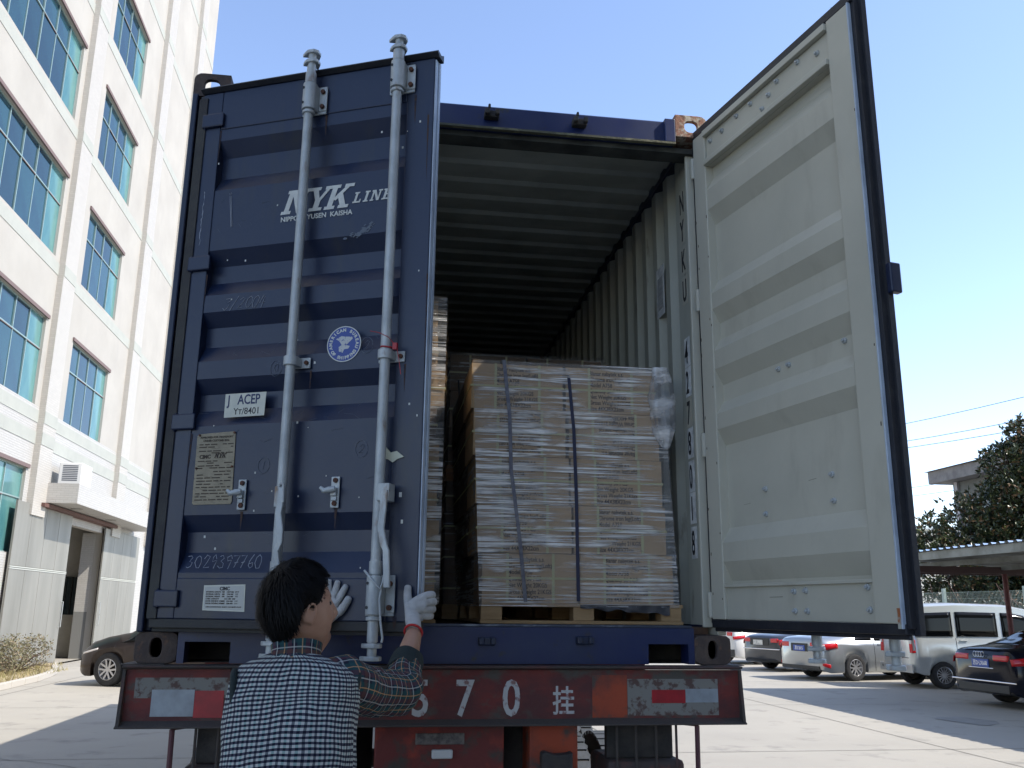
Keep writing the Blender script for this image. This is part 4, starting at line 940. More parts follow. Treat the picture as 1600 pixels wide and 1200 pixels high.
# rubbish by the doorway
q=MB(); random.seed(2)
for i in range(9):
    x,y,s=random.uniform(-.25,.25),random.uniform(-.5,.5),random.uniform(.06,.16); q.prism([(x-s,y-s*.5),(x+s*.4,y-s),(x+s,y+s*.5),(x-s*.3,y+s)],'z',0,s*random.uniform(.5,1.4))
o=q.build('rubbish_pile',pbr('rubbish',(.5,.48,.45),.8,var=(.15,.12,.08),vscale=6,vlo=.45,vhi=.55),loc=(FX-.6,25.3,0)); tag(o,'small pale heap of rubbish on the doorway floor','rubbish',kind='stuff')
# kerbed planting strip
q=MB(); q.prism([(-9.3,8),(-9.3,23.8),(-9.05,23.9),(-8.15,21),(-7.75,18.5),(-7.7,8)],'z',0,.10); struct(q.build('planting_bed',pbr('dry soil',(.30,.24,.16),.95,var=(.38,.31,.2),vscale=9,bump=.6)),'dry soil bed along the factory wall')
kp=[(-7.6,8),(-7.6,12),(-7.62,16),(-7.7,18.5),(-7.9,20),(-8.1,21),(-8.5,22.2),(-9.0,23.9)]
kb=MB()
for (p0,p1) in zip(kp[:-1],kp[1:]):
    d=Vector((p1[0]-p0[0],p1[1]-p0[1],0)); L=d.length; d.normalize(); nn=max(1,round(L/.95)); nrm=Vector((-d.y,d.x,0))
    for i in range(nn):
        a=Vector((p0[0],p0[1],0))+d*(L*i/nn+.01); b=Vector((p0[0],p0[1],0))+d*(L*(i+1)/nn-.01)
        q=MB(); q.prism([(a-nrm*.06)[:2],(b-nrm*.06)[:2],(b+nrm*.06)[:2],(a+nrm*.06)[:2]],'z',0,.135); o=q.build('kerb_stone',pbr('kerb',(.45,.42,.37),.9) if 'kerb_' not in M else M['kerb_'],None,bevel=.012); M['kerb_']=o.data.materials[0]; struct(o)
# dry grass
q=MB(); random.seed(12)
for i in range(2600):
    x=random.uniform(-9.1,-7.75); y=random.uniform(12,23); 
    if y>21 and x>-8.5: continue
    h=random.uniform(.04,.16); a=random.uniform(0,PI); dx,dy=math.cos(a)*.008,math.sin(a)*.008; lx,ly=random.uniform(-.06,.06),random.uniform(-.06,.06)
    q.add([(x-dx,y-dy,.1),(x+dx,y+dy,.1),(x+lx,y+ly,.1+h)],[(0,1,2)])
o=q.build('dry_grass',pbr('straw grass',(.36,.29,.14),.9,var=(.2,.2,.08),vscale=5),fix=False); tag(o,'dry straw coloured grass in the bed by the factory wall','grass',kind='stuff')
# ------------------------------------------------------------------ foliage tools
def leaf_mb(q,c,nrm,up,L,Wd,mi=0,fold=.18):
    nrm=nrm.normalized(); up=(up-nrm*up.dot(nrm))
    if up.length<1e-3: up=nrm.orthogonal()
    up.normalize(); s=nrm.cross(up)
    q.add([c,c+up*L*.45+s*Wd*.5+nrm*fold*Wd,c+up*L-nrm*L*.12,c+up*L*.45-s*Wd*.5+nrm*fold*Wd,c+up*L*.5],[(0,1,4),(1,2,4),(2,3,4),(3,0,4)],mi)
def rvec():
    while 1:
        v=Vector((random.uniform(-1,1),random.uniform(-1,1),random.uniform(-1,1)))
        if .05<v.length<1: return v.normalized()
M['bark']=pbr('grey brown bark',(.14,.10,.075),.9,var=(.09,.065,.05),vscale=10,vstretch=(1,1,.2),bump=.6)
M['leaf_a']=pbr('glossy green leaf',(.055,.072,.030),.36,spec=.6); M['leaf_b']=pbr('dark green leaf',(.024,.038,.016),.38,spec=.5); M['leaf_c']=pbr('russet leaf underside',(.15,.085,.035),.6); M['leaf_d']=pbr('yellow green leaf',(.12,.14,.045),.4)
def tree(name,label,loc,blobs,nclump,leafL,group=None,trunk_h=1.8,tr=.14,cat='tree'):
    t=thing(name,label,cat,loc,0,group)
    q=MB(); q.tube([(0,0,0),(.05,.02,trunk_h*.5),(0,.06,trunk_h),(.1,0,trunk_h*1.6)],[tr,tr*.8,tr*.62,tr*.3],9)
    ends=[]
    for (bx,by,bz,r) in blobs:
        q.tube([(0,.04,trunk_h*random.uniform(.6,1)),(bx*.4+random.uniform(-.2,.2),by*.4,trunk_h+(bz-trunk_h)*.45),(bx,by,bz+r*.2)],[tr*.5,tr*.3,tr*.1],7)
        for _ in range(7):
            v=rvec(); q.tube([(bx*.7,by*.7,bz*.85),(bx+v.x*r*.5,by+v.y*r*.5,bz+v.z*r*.5),(bx+v.x*r*.97,by+v.y*r*.97,bz+v.z*r*.9)],[tr*.16,tr*.1,tr*.03],5)
    q.build('trunk',M['bark'],t,smooth='all')
    q=MB()
    tot=sum(b[3]**2 for b in blobs)
    for (bx,by,bz,r) in blobs:
        for _ in range(int(nclump*r*r/tot)):
            v=rvec(); rr=r*(random.uniform(.62,1.06)); k=noise.noise(Vector((bx+v.x*2,by+v.y*2,bz+v.z*2)))
            rr*=1+.28*k
            c=Vector((bx,by,bz))+v*rr; out=(v+Vector((0,0,.5))).normalized()
            for i in range(random.randint(5,8)):
                d=(out*.7+rvec()*.9).normalized(); m=random.choices([0,1,2,3],[.42,.36,.12,.10])[0]
                leaf_mb(q,c+rvec()*leafL*.15,d.cross(rvec()),d,leafL*random.uniform(.7,1.15),leafL*.40,m)
    o=q.build('crown',[M['leaf_a'],M['leaf_b'],M['leaf_c'],M['leaf_d']],t,fix=False); t.scale=(1.08,1.08,1.08); return t
random.seed(31)
tree('broadleaf_tree','tall dark broadleaf evergreen nearest the right picture edge, in front of the grey building',(22.0,24.2,0),[(-.2,0,5.9,1.2),(-1.0,-.4,4.6,1.3),(.6,.2,4.9,1.4),(-.2,-.3,3.3,1.3),(1.2,-.8,3.1,1.3),(-.5,-.2,7.0,.65),(-1.3,-.2,6.1,.75),(-.2,-.1,6.6,.7),(.7,.0,6.2,.8)],3300,.19,'evergreen trees behind the wire fence')
tree('broadleaf_tree','lower rounded evergreen at the left end of the tree row, beside the open door edge',(18.3,24.0,0),[(-.2,0,3.0,1.2),(.7,.2,4.1,1.0),(-.6,.1,3.7,.75),(.2,-.3,2.3,1.1),(1.3,-.1,3.1,1.1)],1500,.18,'evergreen trees behind the wire fence')
tree('broadleaf_tree','bushy evergreen crown in the middle of the tree row over the carport roof',(20.0,23.6,0),[(0,0,3.4,1.2),(.2,.3,4.6,1.0),(-.5,0,2.4,1.1),(.9,-.2,2.6,1.2),(.9,.2,5.3,.7)],2000,.18,'evergreen trees behind the wire fence')
tree('broadleaf_tree','evergreen at the far right seen above the carport roof',(22.2,21.2,0),[(0,0,4.9,1.5),(-.6,0,3.2,1.5),(.6,-.4,3.3,1.5)],1300,.19,'evergreen trees behind the wire fence')
# bare twigs behind the fence
q=MB(); random.seed(8)
for i in range(46):
    x=random.uniform(16.9,18.2); y=random.uniform(16,26); h=random.uniform(1.6,2.8); a=Vector((x,y,0)); b=a+Vector((random.uniform(-.4,.4),random.uniform(-.5,.5),h*.6)); c=b+Vector((random.uniform(-.5,.5),random.uniform(-.6,.6),h*.4))
    q.tube([a,b,c],[.018,.012,.004],5)
    for _ in range(3):
        d=a.lerp(c,random.uniform(.4,.8)); q.tube([d,d+Vector((random.uniform(-.4,.4),random.uniform(-.5,.5),random.uniform(.3,.8)))],[.007,.002],4)
o=q.build('bare_shrubs',pbr('twig',(.26,.17,.14),.9),fix=False); tag(o,'tangle of bare reddish shrub stems behind the wire fence','shrubs',kind='stuff')
q=MB()
for i in range(5200):
    x=random.uniform(17.0,19.0); y=random.uniform(15,27); z=random.uniform(.1,2.3); d=rvec(); leaf_mb(q,Vector((x,y,z)),d.cross(rvec()),d,.12,.05,random.choice([0,1,1,2]))
o=q.build('undergrowth',[M['leaf_b'],M['leaf_b'],M['leaf_c']],fix=False); tag(o,'dark leafy undergrowth below the evergreen trees','shrubs',kind='stuff')
# bush left
t=thing('bush','dry olive brown rounded bush in front of the steel gate','bush',(-8.75,20.3,.1))
random.seed(14); q=MB()
for i in range(40):
    v=rvec(); v.z=abs(v.z); q.tube([(0,0,0),v*.45+Vector((0,0,.1)),v*.9],[.012,.008,.002],4)
q.build('stems',M['bark'],t); q=MB(); bl=[(-.1,0,.45,.45),(.25,.35,.5,.38),(-.2,-.55,.4,.42),(.2,-.9,.35,.38)]
for (bx,by,bz,r) in bl:
    for i in range(560):
        v=rvec(); c=Vector((bx,by,bz))+v*r*random.uniform(.6,1.08); d=rvec(); leaf_mb(q,c,d.cross(rvec()),d,.075,.03,random.choice([0,0,1]))
q.build('foliage',[pbr('olive leaf',(.16,.15,.08),.8),pbr('dry leaf',(.24,.19,.12),.85)],t,fix=False)
# ------------------------------------------------------------------ wire fence
wf=thing('wire_fence','pale green welded wire fence with square posts behind the parked van','fence',(16.5,22,0))
M['fence']=pbr('pale green wire',(.32,.40,.36),.5)
Ys=[y-22 for y in (12.0,15.2,18.35,21.9,25.0,28.0)]
for y in Ys:
    MB().box(-.045,.045,y-.045,y+.045,0,2.4).build('post',M['fence'],wf,bevel=.004)
for a,b in zip(Ys[:-1],Ys[1:]):
    q=MB(); y=a+.06
    while y<b-.05: q.box(-.002,.002,y-.0018,y+.0018,.1,2.3); y+=.055
    for z in (.12,.35,.6,.85,1.1,1.35,1.6,1.85,2.1,2.28): q.box(.003,.008,a+.05,b-.05,z-.003,z+.003)
    q.build('mesh_panel',M['fence'],wf,fix=False)['kind']='stuff'
# ------------------------------------------------------------------ carport
cp=thing('carport','long low carport with corrugated roof and dark red posts over the parked cars','carport',(10.45,8,0))
M['roof_sheet']=pbr('blue roof sheet',(.04,.16,.38),.5,var=(.1,.25,.45),vscale=3); M['roof_under']=pbr('grey roof underside',(.26,.28,.27),.6,.2,var=(.14,.145,.13),vscale=2)
q=MB(); vs=[];fs=[]; y=-8.0; pts=[]
while y<7.6: pts+=[(y,0),(y+.10,0),(y+.13,.035),(y+.19,.035)]; y+=.22
for (yy,dz) in pts:
    for dz2 in (0,.004):
        for (xx,zz) in ((-.12,2.86),(6.2,2.62)): vs.append((xx,yy,zz+dz+dz2))
for i in range(len(pts)-1):
    a=i*4;c=a+4; fs+=[(a,a+1,c+1,c),(a+2,c+2,c+3,a+3)]
q.add(vs,fs); q.m=[0 if k%2==0 else 1 for k in range(len(fs))]; q.build('roof_sheet',[M['roof_under'],M['roof_sheet']],cp,fix=False)
MB().box(-.06,-.02,-8,7.6,2.70,2.85).build('eave_beam',M['roof_under'],cp); 
for x in (1.2,2.6,4.0,5.6): MB().box(x,x+.06,-8,7.6,2.70-.04*x,2.80-.04*x).build('purlin',M['roof_under'],cp)
M['post_red']=pbr('dark red post',(.10,.022,.025),.6,var=(.16,.05,.05),vscale=8)
for y in (-5.0,.8,6.5,7.3):
    MB().box(.0,6.0,y-.05,y+.05,2.52,2.66).build('rafter',pbr('brown rafter',(.07,.04,.04),.7),cp)
    if y>7: continue
    MB().cyl((2.7,y,0),(2.7,y,2.52),.055,14).build('post',M['post_red'],cp,smooth=True)
    MB().cyl((5.6,y,0),(5.6,y,2.52),.055,14).build('post',M['post_red'],cp,smooth=True)
# ------------------------------------------------------------------ right building
rb=thing('grey_building','grey house with flat overhanging eave rising behind the evergreen trees','building',(25.0,30,0))
M['gwall']=pbr('grey wall',(.16,.165,.155),.85,var=(.13,.135,.125),vscale=1.5); M['eave']=pbr('grey eave',(.24,.23,.22),.8,var=(.16,.15,.15),vscale=2)
MB().box(0,9,-16,3.45,0,7.35).build('wall',M['gwall'],rb)
q=MB(); q.box(-.75,9.6,-17,4.1,7.36,7.9); q.build('eave',M['eave'],rb)
q=MB(); q.prism([(-.9,7.905),(9.7,7.905),(9.7,9.8)],'y',-17.1,4.2); q.build('roof',pbr('maroon roof',(.12,.05,.06),.7),rb)
w=MB(); w.box(-.03,-.002,.2,2.2,5.3,6.55); wo_=w.build('window',pbr('white frame',(.5,.5,.5),.5),rb)
for (a,b) in ((.3,1.15),(1.25,2.1)): MB().box(-.04,-.032,a,b,5.4,6.45).build('pane',M['glass_dark'],wo_)
MB().box(-.12,-.002,3.0,3.2,0,7.35).build('drain_pipe',pbr('pale pipe',(.4,.38,.4),.6),rb)
wb=thing('white_building','small pale distant building low between the door edge and the trees','building',(40,62,0))
MB().box(-3,6,-4,4,0,7.6).build('wall',pbr('pale wall',(.6,.58,.5),.8),wb); MB().box(-3.1,6.1,-4.1,4.1,7.6,7.8).build('roof',pbr('pale roof',(.5,.55,.55),.8),wb)
for i,(a,b) in enumerate((((20,40,10.0),(24.5,20,9.6)),((19,40,9.3),(24.6,24,8.9)),((19,40,9.05),(24.6,22,8.4)),((22,50,8.4),(26,33.8,7.6)),((22,50,7.95),(26,33.9,7.2)))):
    a=Vector(a);b=Vector(b); pts=[a.lerp(b,k/10)-Vector((0,0,.25*math.sin(PI*k/10))) for k in range(11)]
    q=MB(); q.tube(pts,.012,5); o=q.build('power_line',M['black_print']); tag(o,f"thin dark overhead wire, {['highest','second','third','fourth','lowest'][i]} of the wires right of the door",'wire','overhead wires')
# ------------------------------------------------------------------ office block behind the camera, its shadow covers the truck rear
ob=thing('office_block','tall plain block out of view behind the photographer whose shadow covers the truck','building',(9.8,-3.62,0),R(-21.55))
MB().box(0,16,-30,0,0,30).build('wall',M['wall'],ob); MB().box(-.5,6,.002,.46,0,13.15).build('sun_blocker',M['wall'],ob)  # narrow block added to keep low sun off the rear beam and cargo
for z in range(1,26,4):
    for y in range(-28,-3,5): MB().box(-.02,-.002,y,y+3,z+.2,z+2.3).build('window',M['glass1'],ob)
# ================================================================== CARS
def lerp_tab(tab,x):
    if x<=tab[0][0]: return tab[0][1]
    for (x0,y0),(x1,y1) in zip(tab[:-1],tab[1:]):
        if x<=x1:
            t=(x-x0)/(x1-x0); t=t*t*(3-2*t)*.35+t*.65; return y0+(y1-y0)*t
    return tab[-1][1]
def paint(name,c,metal=.35,rough=.28): return pbr(name,c,rough,metal,coat=.35,spec=.45,bump=0)
M['cglass']=pbr('tinted car glass',(.006,.007,.008),.06,spec=.2); M['trim']=pbr('black car trim',(.015,.015,.016),.5); M['chrome']=pbr('chrome',(.7,.7,.72),.12,1)
M['tail']=pbr('tail lamp',(.55,.010,.015),.2,coat=.5,spec=.5); M['tail_w']=pbr('clear lamp',(.6,.55,.52),.15,coat=1); M['plate_b']=pbr('blue plate',(.02,.07,.35),.4); M['alloy']=pbr('alloy',(.50,.50,.51),.3,.7)
M['plate_txt']=pbr('plate white',(.75,.75,.75),.5)
def car(name,label,cat,loc,rz,sp,group='cars parked in the yard'):
    t=thing(name,label,cat,(loc[0],loc[1],0),rz,group)
    L,Wd=sp['L'],sp['W']; hw=Wd/2; WR=sp.get('wr',.32); ax=sp['axles']
    top=sp['top']; belt=sp['belt']; wt=sp['wt']; zb=sp.get('zb',.20)
    def ring(x):
        zt=lerp_tab(top,x); b=min(lerp_tab(belt,x),zt-.03); w=hw
        e=min(x,L-x); er=sp.get('er',.38)
        if e<er: w=hw-(hw*.16)*(1-e/er)**2.2
        w0=lerp_tab(wt,x)*hw; z0=zb+ (.10*(1-min(1,e/.25))**1.5)
        za=z0
        for a in ax:
            r=WR+.055
            if abs(x-a)<r: za=max(za,WR+math.sqrt(r*r-(x-a)**2))
        za=min(za,b-.12)
        mid=za+(b-za)*.5
        pts=[(0,z0+.02),(w*.80,z0+.02 if za<=z0+.001 else z0+.02),(w*.955,za),(w*.99,za+.05),(w,mid),(w*.985,b-.07),(w*.95,b),(min(w*.9,w0+ .02),zt-.055) if zt-b>.12 else (w*.88,b+(zt-b)*.5),(min(w*.84,w0*.93),zt-.018) if zt-b>.12 else (w*.72,zt-.012),(min(w*.6,w0*.6),zt),(0,zt+.012)]
        return pts
    def S(x,v):
        r=ring(x); i=min(int(v),len(r)-2); f=v-i; a,b=r[i],r[i+1]; return (a[0]+(b[0]-a[0])*f,a[1]+(b[1]-a[1])*f)
    xs=sorted(set([0,.01,.03,.06,.10,.16,.24,.34]+[L-k for k in (0,.01,.03,.06,.10,.16,.24,.34)]+[.34+i*(L-.68)/44 for i in range(45)]+[a+dx*(WR+.055) for a in ax for dx in (-1.001,-.985,-.93,-.8,-.6,-.35,0,.35,.6,.8,.93,.985,1.001)]))
    q=MB(); rings=[]
    for x in xs:
        r=ring(x); e=min(x,L-x); zc=(r[0][1]+r[-1][1])/2; sq=1-.10*(1-min(1,e/.06))**2
        p=[(x,y*sq,zc+(z-zc)*sq) for (y,z) in r]+[(x,-y*sq,zc+(z-zc)*sq) for (y,z) in r[::-1][1:-1]]
        rings.append(p)
    q.loft(rings); body=q.build('body',sp['paint'],t,smooth=True)
    def patch(nm,x0,x1,v0,v1,m,off=.006,side=0,nx=10,nv=4,par=t,thick=True):
        f0=x0 if callable(x0) else (lambda b:x0); f1=x1 if callable(x1) else (lambda b:x1); obs=[]
        for s in ((1,-1) if side==0 else (side,)):
            q=MB(); vs=[];fs=[]
            for j in range(nv+1):
                b=j/nv; 
                for i in range(nx+1):
                    x=f0(b)+(f1(b)-f0(b))*i/nx; v=v0+(v1-v0)*b; y,z=S(x,v)
                    y2,z2=S(x,min(v+.1,9.9)); y1,z1=S(x,max(v-.1,0)); ny,nz=(z2-z1),-(y2-y1); l=math.hypot(ny,nz) or 1; 
                    vs.append((x,s*(y+ny/l*off),z+nz/l*off))
            for j in range(nv):
                for i in range(nx):
                    p=j*(nx+1)+i; fs.append((p,p+1,p+nx+2,p+nx+1))
            q.add(vs,fs); o=q.build(nm,m,par,smooth='all',fix=False); obs.append(o)
            if off>0:
                md=o.modifiers.new('t','SOLIDIFY'); md.thickness=.012; md.offset=0
        return obs
    for (x0,x1,v0,v1) in sp['side']: patch('window',x0,x1,v0,v1,M['cglass'])
    for (x0,x1,nm,m) in sp['ends']:
        # full width glass across the top surface between two stations (rear / front screen)
        q=MB(); vs=[];fs=[]; n=8
        for j in range(7):
            x=x0+(x1-x0)*j/6
            for i in range(-n,n+1):
                v=10-abs(i)/n*2.6; y,z=S(x,v); vs.append((x,math.copysign(y,i) if i else 0,z+.008))
        for j in range(6):
            for i in range(2*n): p=j*(2*n+1)+i; fs.append((p,p+1,p+2*n+2,p+2*n+1))
        q.add(vs,fs); q.build(nm,m,t,smooth='all',fix=False)
    # wheels
    for a in ax:
        for s in (-1,1):
            w=part('wheel',t,(a,s*(hw-.12),WR),0 if s<0 else PI)
            n=30; pr=[(-.10,WR*.62),(-.115,WR*.78),(-.10,WR*.95),(-.07,WR),(.07,WR),(.10,WR*.95),(.105,WR*.7)]
            q=MB(); q.loft([[(rr*math.cos(2*PI*k/n),py_,rr*math.sin(2*PI*k/n)) for k in range(n)] for py_,rr in pr],caps=False); q.build('tyre',M['tyre'],w,smooth=True)
            q=MB(); q.loft([[(rr*math.cos(2*PI*k/n),py_,rr*math.sin(2*PI*k/n)) for k in range(n)] for py_,rr in ((-.10,WR*.64),(-.105,WR*.60),(-.06,WR*.56),(-.03,WR*.5))],caps=False)
            q.cyl((0,-.085,0),(0,-.05,0),WR*.16,12)
            ns=sp.get('spokes',5)
            for k in range(ns):
                for da in ((-.13,.13) if ns<8 else (0,)):
                    a_=2*PI*k/ns+PI/2; d=Vector((math.cos(a_),0,math.sin(a_))); e=Vector((-math.sin(a_),0,math.cos(a_))); a0=d*WR*.1+e*WR*da*.6; a1=d*WR*.60+e*WR*da*1.3; wd=WR*(.055 if ns<8 else .03)
                    q.add([a0-e*wd+Vector((0,-.085,0)),a0+e*wd+Vector((0,-.085,0)),a1+e*wd+Vector((0,-.095,0)),a1-e*wd+Vector((0,-.095,0)),a0-e*wd+Vector((0,-.06,0)),a0+e*wd+Vector((0,-.06,0)),a1+e*wd+Vector((0,-.07,0)),a1-e*wd+Vector((0,-.07,0))],[(0,1,2,3),(7,6,5,4),(0,4,5,1),(1,5,6,2),(2,6,7,3),(3,7,4,0)])
            q.build('rim',M['alloy'],w,smooth=True)
            MB().cyl((0,-.028,0),(0,.02,0),WR*.55,20).build('brake_disc',M['black_steel'],w)
        # dark wheel housing
    q=MB()
    q.box(ax[0]-WR-.02,ax[1]+WR+.02,-hw*.78,hw*.78,zb+.03,zb+.30); q.box(.25,ax[0],-hw*.7,hw*.7,zb+.03,zb+.2); q.build('underbody',M['trim'],t)
    # rear details (x=0 end)
    RZ=sp.get('rear',{})
    if 'plate' in RZ:
        y,z,txt,pw=RZ['plate']; q=MB(); q.box(-.022,-.004,y-pw/2,y+pw/2,z-.07,z+.07); pl=q.build('number_plate',M[RZ.get('pm','plate_b')],t)
        if txt:
            q=text('plate_lettering',txt,.105,M['plate_txt'],pl,(-.0226,y,z-.036),(PI/2,0,-PI/2),align='CENTER',off=.002,sx=.78,valign='BOTTOM_BASELINE',ext=.0005)
    for (nm,y0,y1,z0,z1,xb,m,bv) in RZ.get('boxes',[]):
        for s in (-1,1):
            q=MB(); q.box(xb,xb+.10,s*y0,s*y1,z0,z1); q.build(nm,m,t,bevel=bv)
    for (nm,x0,x1,v0,v1,m) in RZ.get('lamps',[]): patch(nm,x0,x1,v0,v1,m,off=.008,nx=8)
    for (nm,y0,y1,z0,z1,x0,m) in RZ.get('bars',[]):
        q=MB(); q.box(x0,x0+.03,y0,y1,z0,z1); q.build(nm,m,t,bevel=.006)
    for (nm,x0,x1,v0,v1,m) in sp.get('strips',[]): patch(nm,x0,x1,v0,v1,m,off=.005,nx=14,nv=2)
    for (x,v) in sp.get('handles',[]):
        for s in (-1,1):
            y,z=S(x,v); q=MB(); q.box(x-.09,x+.09,s*(y+.004),s*(y+.03),z-.012,z+.012); q.build('door_handle',M['chrome'] if sp.get('chromeh') else sp['paint'],t,bevel=.008)
    for x in sp.get('seams',[]):
        q=[]; 
        for s in (-1,1):
            mb=MB(); pts=[(x,s*(S(x,v)[0]+.001),S(x,v)[1]) for v in (3,4,5,6)]; mb.tube(pts,.005,4); mb.build('door_seam',M['trim'],t)
    return t,S
def sedan(**k):
    L=k.get('L',4.55); H=k.get('H',1.46); W=k.get('W',1.80); tz=k.get('tz',1.06)
    d=dict(L=L,W=W,wr=.325,axles=(1.02,1.02+k.get('wb',2.65)),top=[(0,.94),(.05,tz-.04),(.18,tz),(.62,tz+.05),(.95,tz+.14),(1.35,H-.10),(1.75,H-.01),(2.2,H),(2.7,H-.02),(3.1,H-.16),(3.6,1.05),(4.2,.93),(L-.12,.80),(L,.62)],
      belt=[(0,.88),(.5,.95),(2,.93),(3.5,.88),(L,.66)],wt=[(0,.80),(.6,.78),(1.3,.66),(2,.66),(2.8,.68),(3.5,.80),(L,.75)],
      side=[(lambda b:1.02+.36*b,lambda b:1.62+.03*b,6.12,6.88),(lambda b:1.72,lambda b:2.42-.0*b,6.10,6.9),(lambda b:2.50,lambda b:3.42-.52*b,6.10,6.9)],
      ends=[(.70,1.40,'rear_window',M['cglass']),(2.85,3.52,'windscreen',M['cglass'])],handles=[(1.85,5.4),(2.78,5.4)],seams=[2.46,1.64],paint=k['paint'])
    return d
# silver gold compact sedan (nearest of the three left cars)
d=sedan(paint=paint('silver gold paint',(.38,.40,.41),.7),L=4.5)
d['rear']=dict(plate=(0,.78,'苏E·2815',.44),boxes=[('tail_light',.40,.70,.80,.93,-.006,M['tail'],.02)],lamps=[('tail_light',.005,.46,4.75,5.95,M['tail']),('tail_light_inner',.0,.12,5.3,5.8,M['tail_w']),('bumper_reflector',.04,.22,3.2,3.5,M['tail'])],bars=[('plate_recess',-.32,.32,.70,.90,-.012,M['trim']),('bumper_lip',-.72,.72,.28,.36,-.006,M['trim'])])
car('silver_gold_car','silver gold sedan with a spoked alloy wheel, parked left of the silver van','car',(10.55,19.2),R(90-76),d)
d=sedan(paint=paint('dark grey paint',(.07,.075,.085),.5),L=4.7,tz=1.02)
d['rear']=dict(plate=(.10,.80,'',.40),pm='paper',boxes=[('tail_light',.42,.71,.80,.92,-.006,M['tail'],.02)],lamps=[('tail_light',.005,.34,4.7,5.95,M['tail'])],bars=[('chrome_strip',-.78,.78,.60,.63,-.012,M['chrome']),('plate_recess',-.35,.45,.72,.93,-.01,M['trim'])])
car('dark_grey_car','dark grey sedan with red tail lamps between the white car and the silver gold sedan','car',(10.95,22.6),R(90-72),d)
d=sedan(paint=paint('white paint',(.75,.75,.73),.0,.3),L=4.5,H=1.62,tz=1.20)
d['rear']=dict(plate=(.0,.86,'',.44),pm='paper',boxes=[('tail_light',.46,.70,.90,1.02,-.006,M['tail'],.02)],lamps=[('tail_light',.005,.40,4.9,5.95,M['tail'])],bars=[('bumper_lip',-.8,.8,.26,.48,-.012,M['trim'])])
car('white_car','white car farthest left in the parked row, just right of the bottom corner casting','car',(10.9,26.0),R(90-70),d)
# black sedan at the right edge
d=sedan(paint=pbr('black paint',(.006,.007,.014),.15,0,spec=.35),L=5.1,W=1.92,H=1.46,wb=2.95,tz=1.06); d['wr']=.345; d['axles']=(1.12,4.07)
d['rear']=dict(plate=(0,.79,'苏D·LX668',.46),boxes=[('tail_light',.33,.735,.83,.945,-.010,M['tail'],.03)],lamps=[('tail_light_side',.005,.36,4.8,5.95,M['tail'])],bars=[('chrome_strip',-.88,.88,.46,.485,-.014,M['chrome']),('plate_trim',-.34,.34,.695,.712,-.018,M['chrome']),('lower_grille',-.7,.7,.28,.42,-.008,M['trim']),('number_plate_frame',-.25,.25,.714,.868,-.006,M['trim'])])
tA,_=car('black_car','glossy black sedan with four ring emblem and blue plate, cut by the right picture edge','car',(10.95,12.45),R(90-88),d)
q=MB()
for i in range(4):
    cy=-.105+.07*i; n=16; q.tube([(-.030,cy+.048*math.cos(2*PI*k/n),.945+.048*math.sin(2*PI*k/n)) for k in range(n+1)],.006,5)
q.build('ring_emblem',M['chrome'],tA)
# van
vd=dict(L=3.95,W=1.56,wr=.30,axles=(.72,3.12),er=.16,zb=.30,
  top=[(0,1.50),(.02,1.70),(.10,1.82),(.3,1.88),(1.2,1.92),(2.4,1.90),(2.9,1.82),(3.3,1.55),(3.65,1.12),(3.9,.92),(3.95,.70)],
  belt=[(0,1.12),(2.6,1.12),(3.4,1.02),(3.95,.72)],wt=[(0,.88),(2.6,.88),(3.3,.86),(3.95,.8)],
  side=[(.10,1.02,6.05,6.80),(1.12,2.12,6.05,6.80),(lambda b:2.24,lambda b:3.28-.48*b,6.05,6.80)],ends=[(2.95,3.55,'windscreen',M['cglass'])],
  handles=[(1.25,5.3),(2.3,5.3)],seams=[1.07,2.18],strips=[('side_moulding',.95+.15,3.0,4.25,4.45,M['trim'])],paint=paint('silver van paint',(.56,.59,.59),.45),spokes=14)
vd['rear']=dict(plate=(0,.72,'',.44),pm='paper',lamps=[],boxes=[('tail_light',.62,.755,.78,1.08,-.014,M['tail'],.02),('tail_light_top',.63,.75,.98,1.075,-.018,M['tail_w'],.012)],bars=[('rear_bumper',-.77,.77,.34,.52,-.05,paint('bumper silver',(.45,.46,.45),.3)),('rear_window',-.60,.60,1.18,1.62,-.012,M['cglass']),('tailgate_line',-.55,.55,.66,.675,-.012,M['trim']),('bumper_mark',-.52,-.42,.42,.48,-.055,M['tail']),('bumper_mark',.60,.64,.42,.48,-.055,M['trim'])])
tv,_=car('silver_van','silver minivan with dark side windows parked beside the black sedan','van',(12.0,17.1),R(90-93),vd)
# brown car on the left
bd=sedan(paint=paint('brown metallic paint',(.030,.020,.017),.5,.3),L=4.45,W=1.82,H=1.60,tz=1.25)
bd['top']=[(0,.95),(.04,1.1),(.2,1.3),(.5,1.52),(1.2,1.60),(2.3,1.60),(2.75,1.5),(3.3,1.12),(3.8,1.03),(4.2,.92),(4.38,.80),(4.45,.62)]; bd['axles']=(.85,3.66); bd['wr']=.345
bd['rear']={}; bd['ends']=[(2.75,3.3,'windscreen',M['cglass'])]
bd['strips']=[('headlight',3.95,4.36,5.45,6.0,M['tail_w'])]
car('brown_car','brown metallic hatchback in front of the steel gate, cut off by the container corner','car',(-2.15,16.7),PI-R(22),bd)
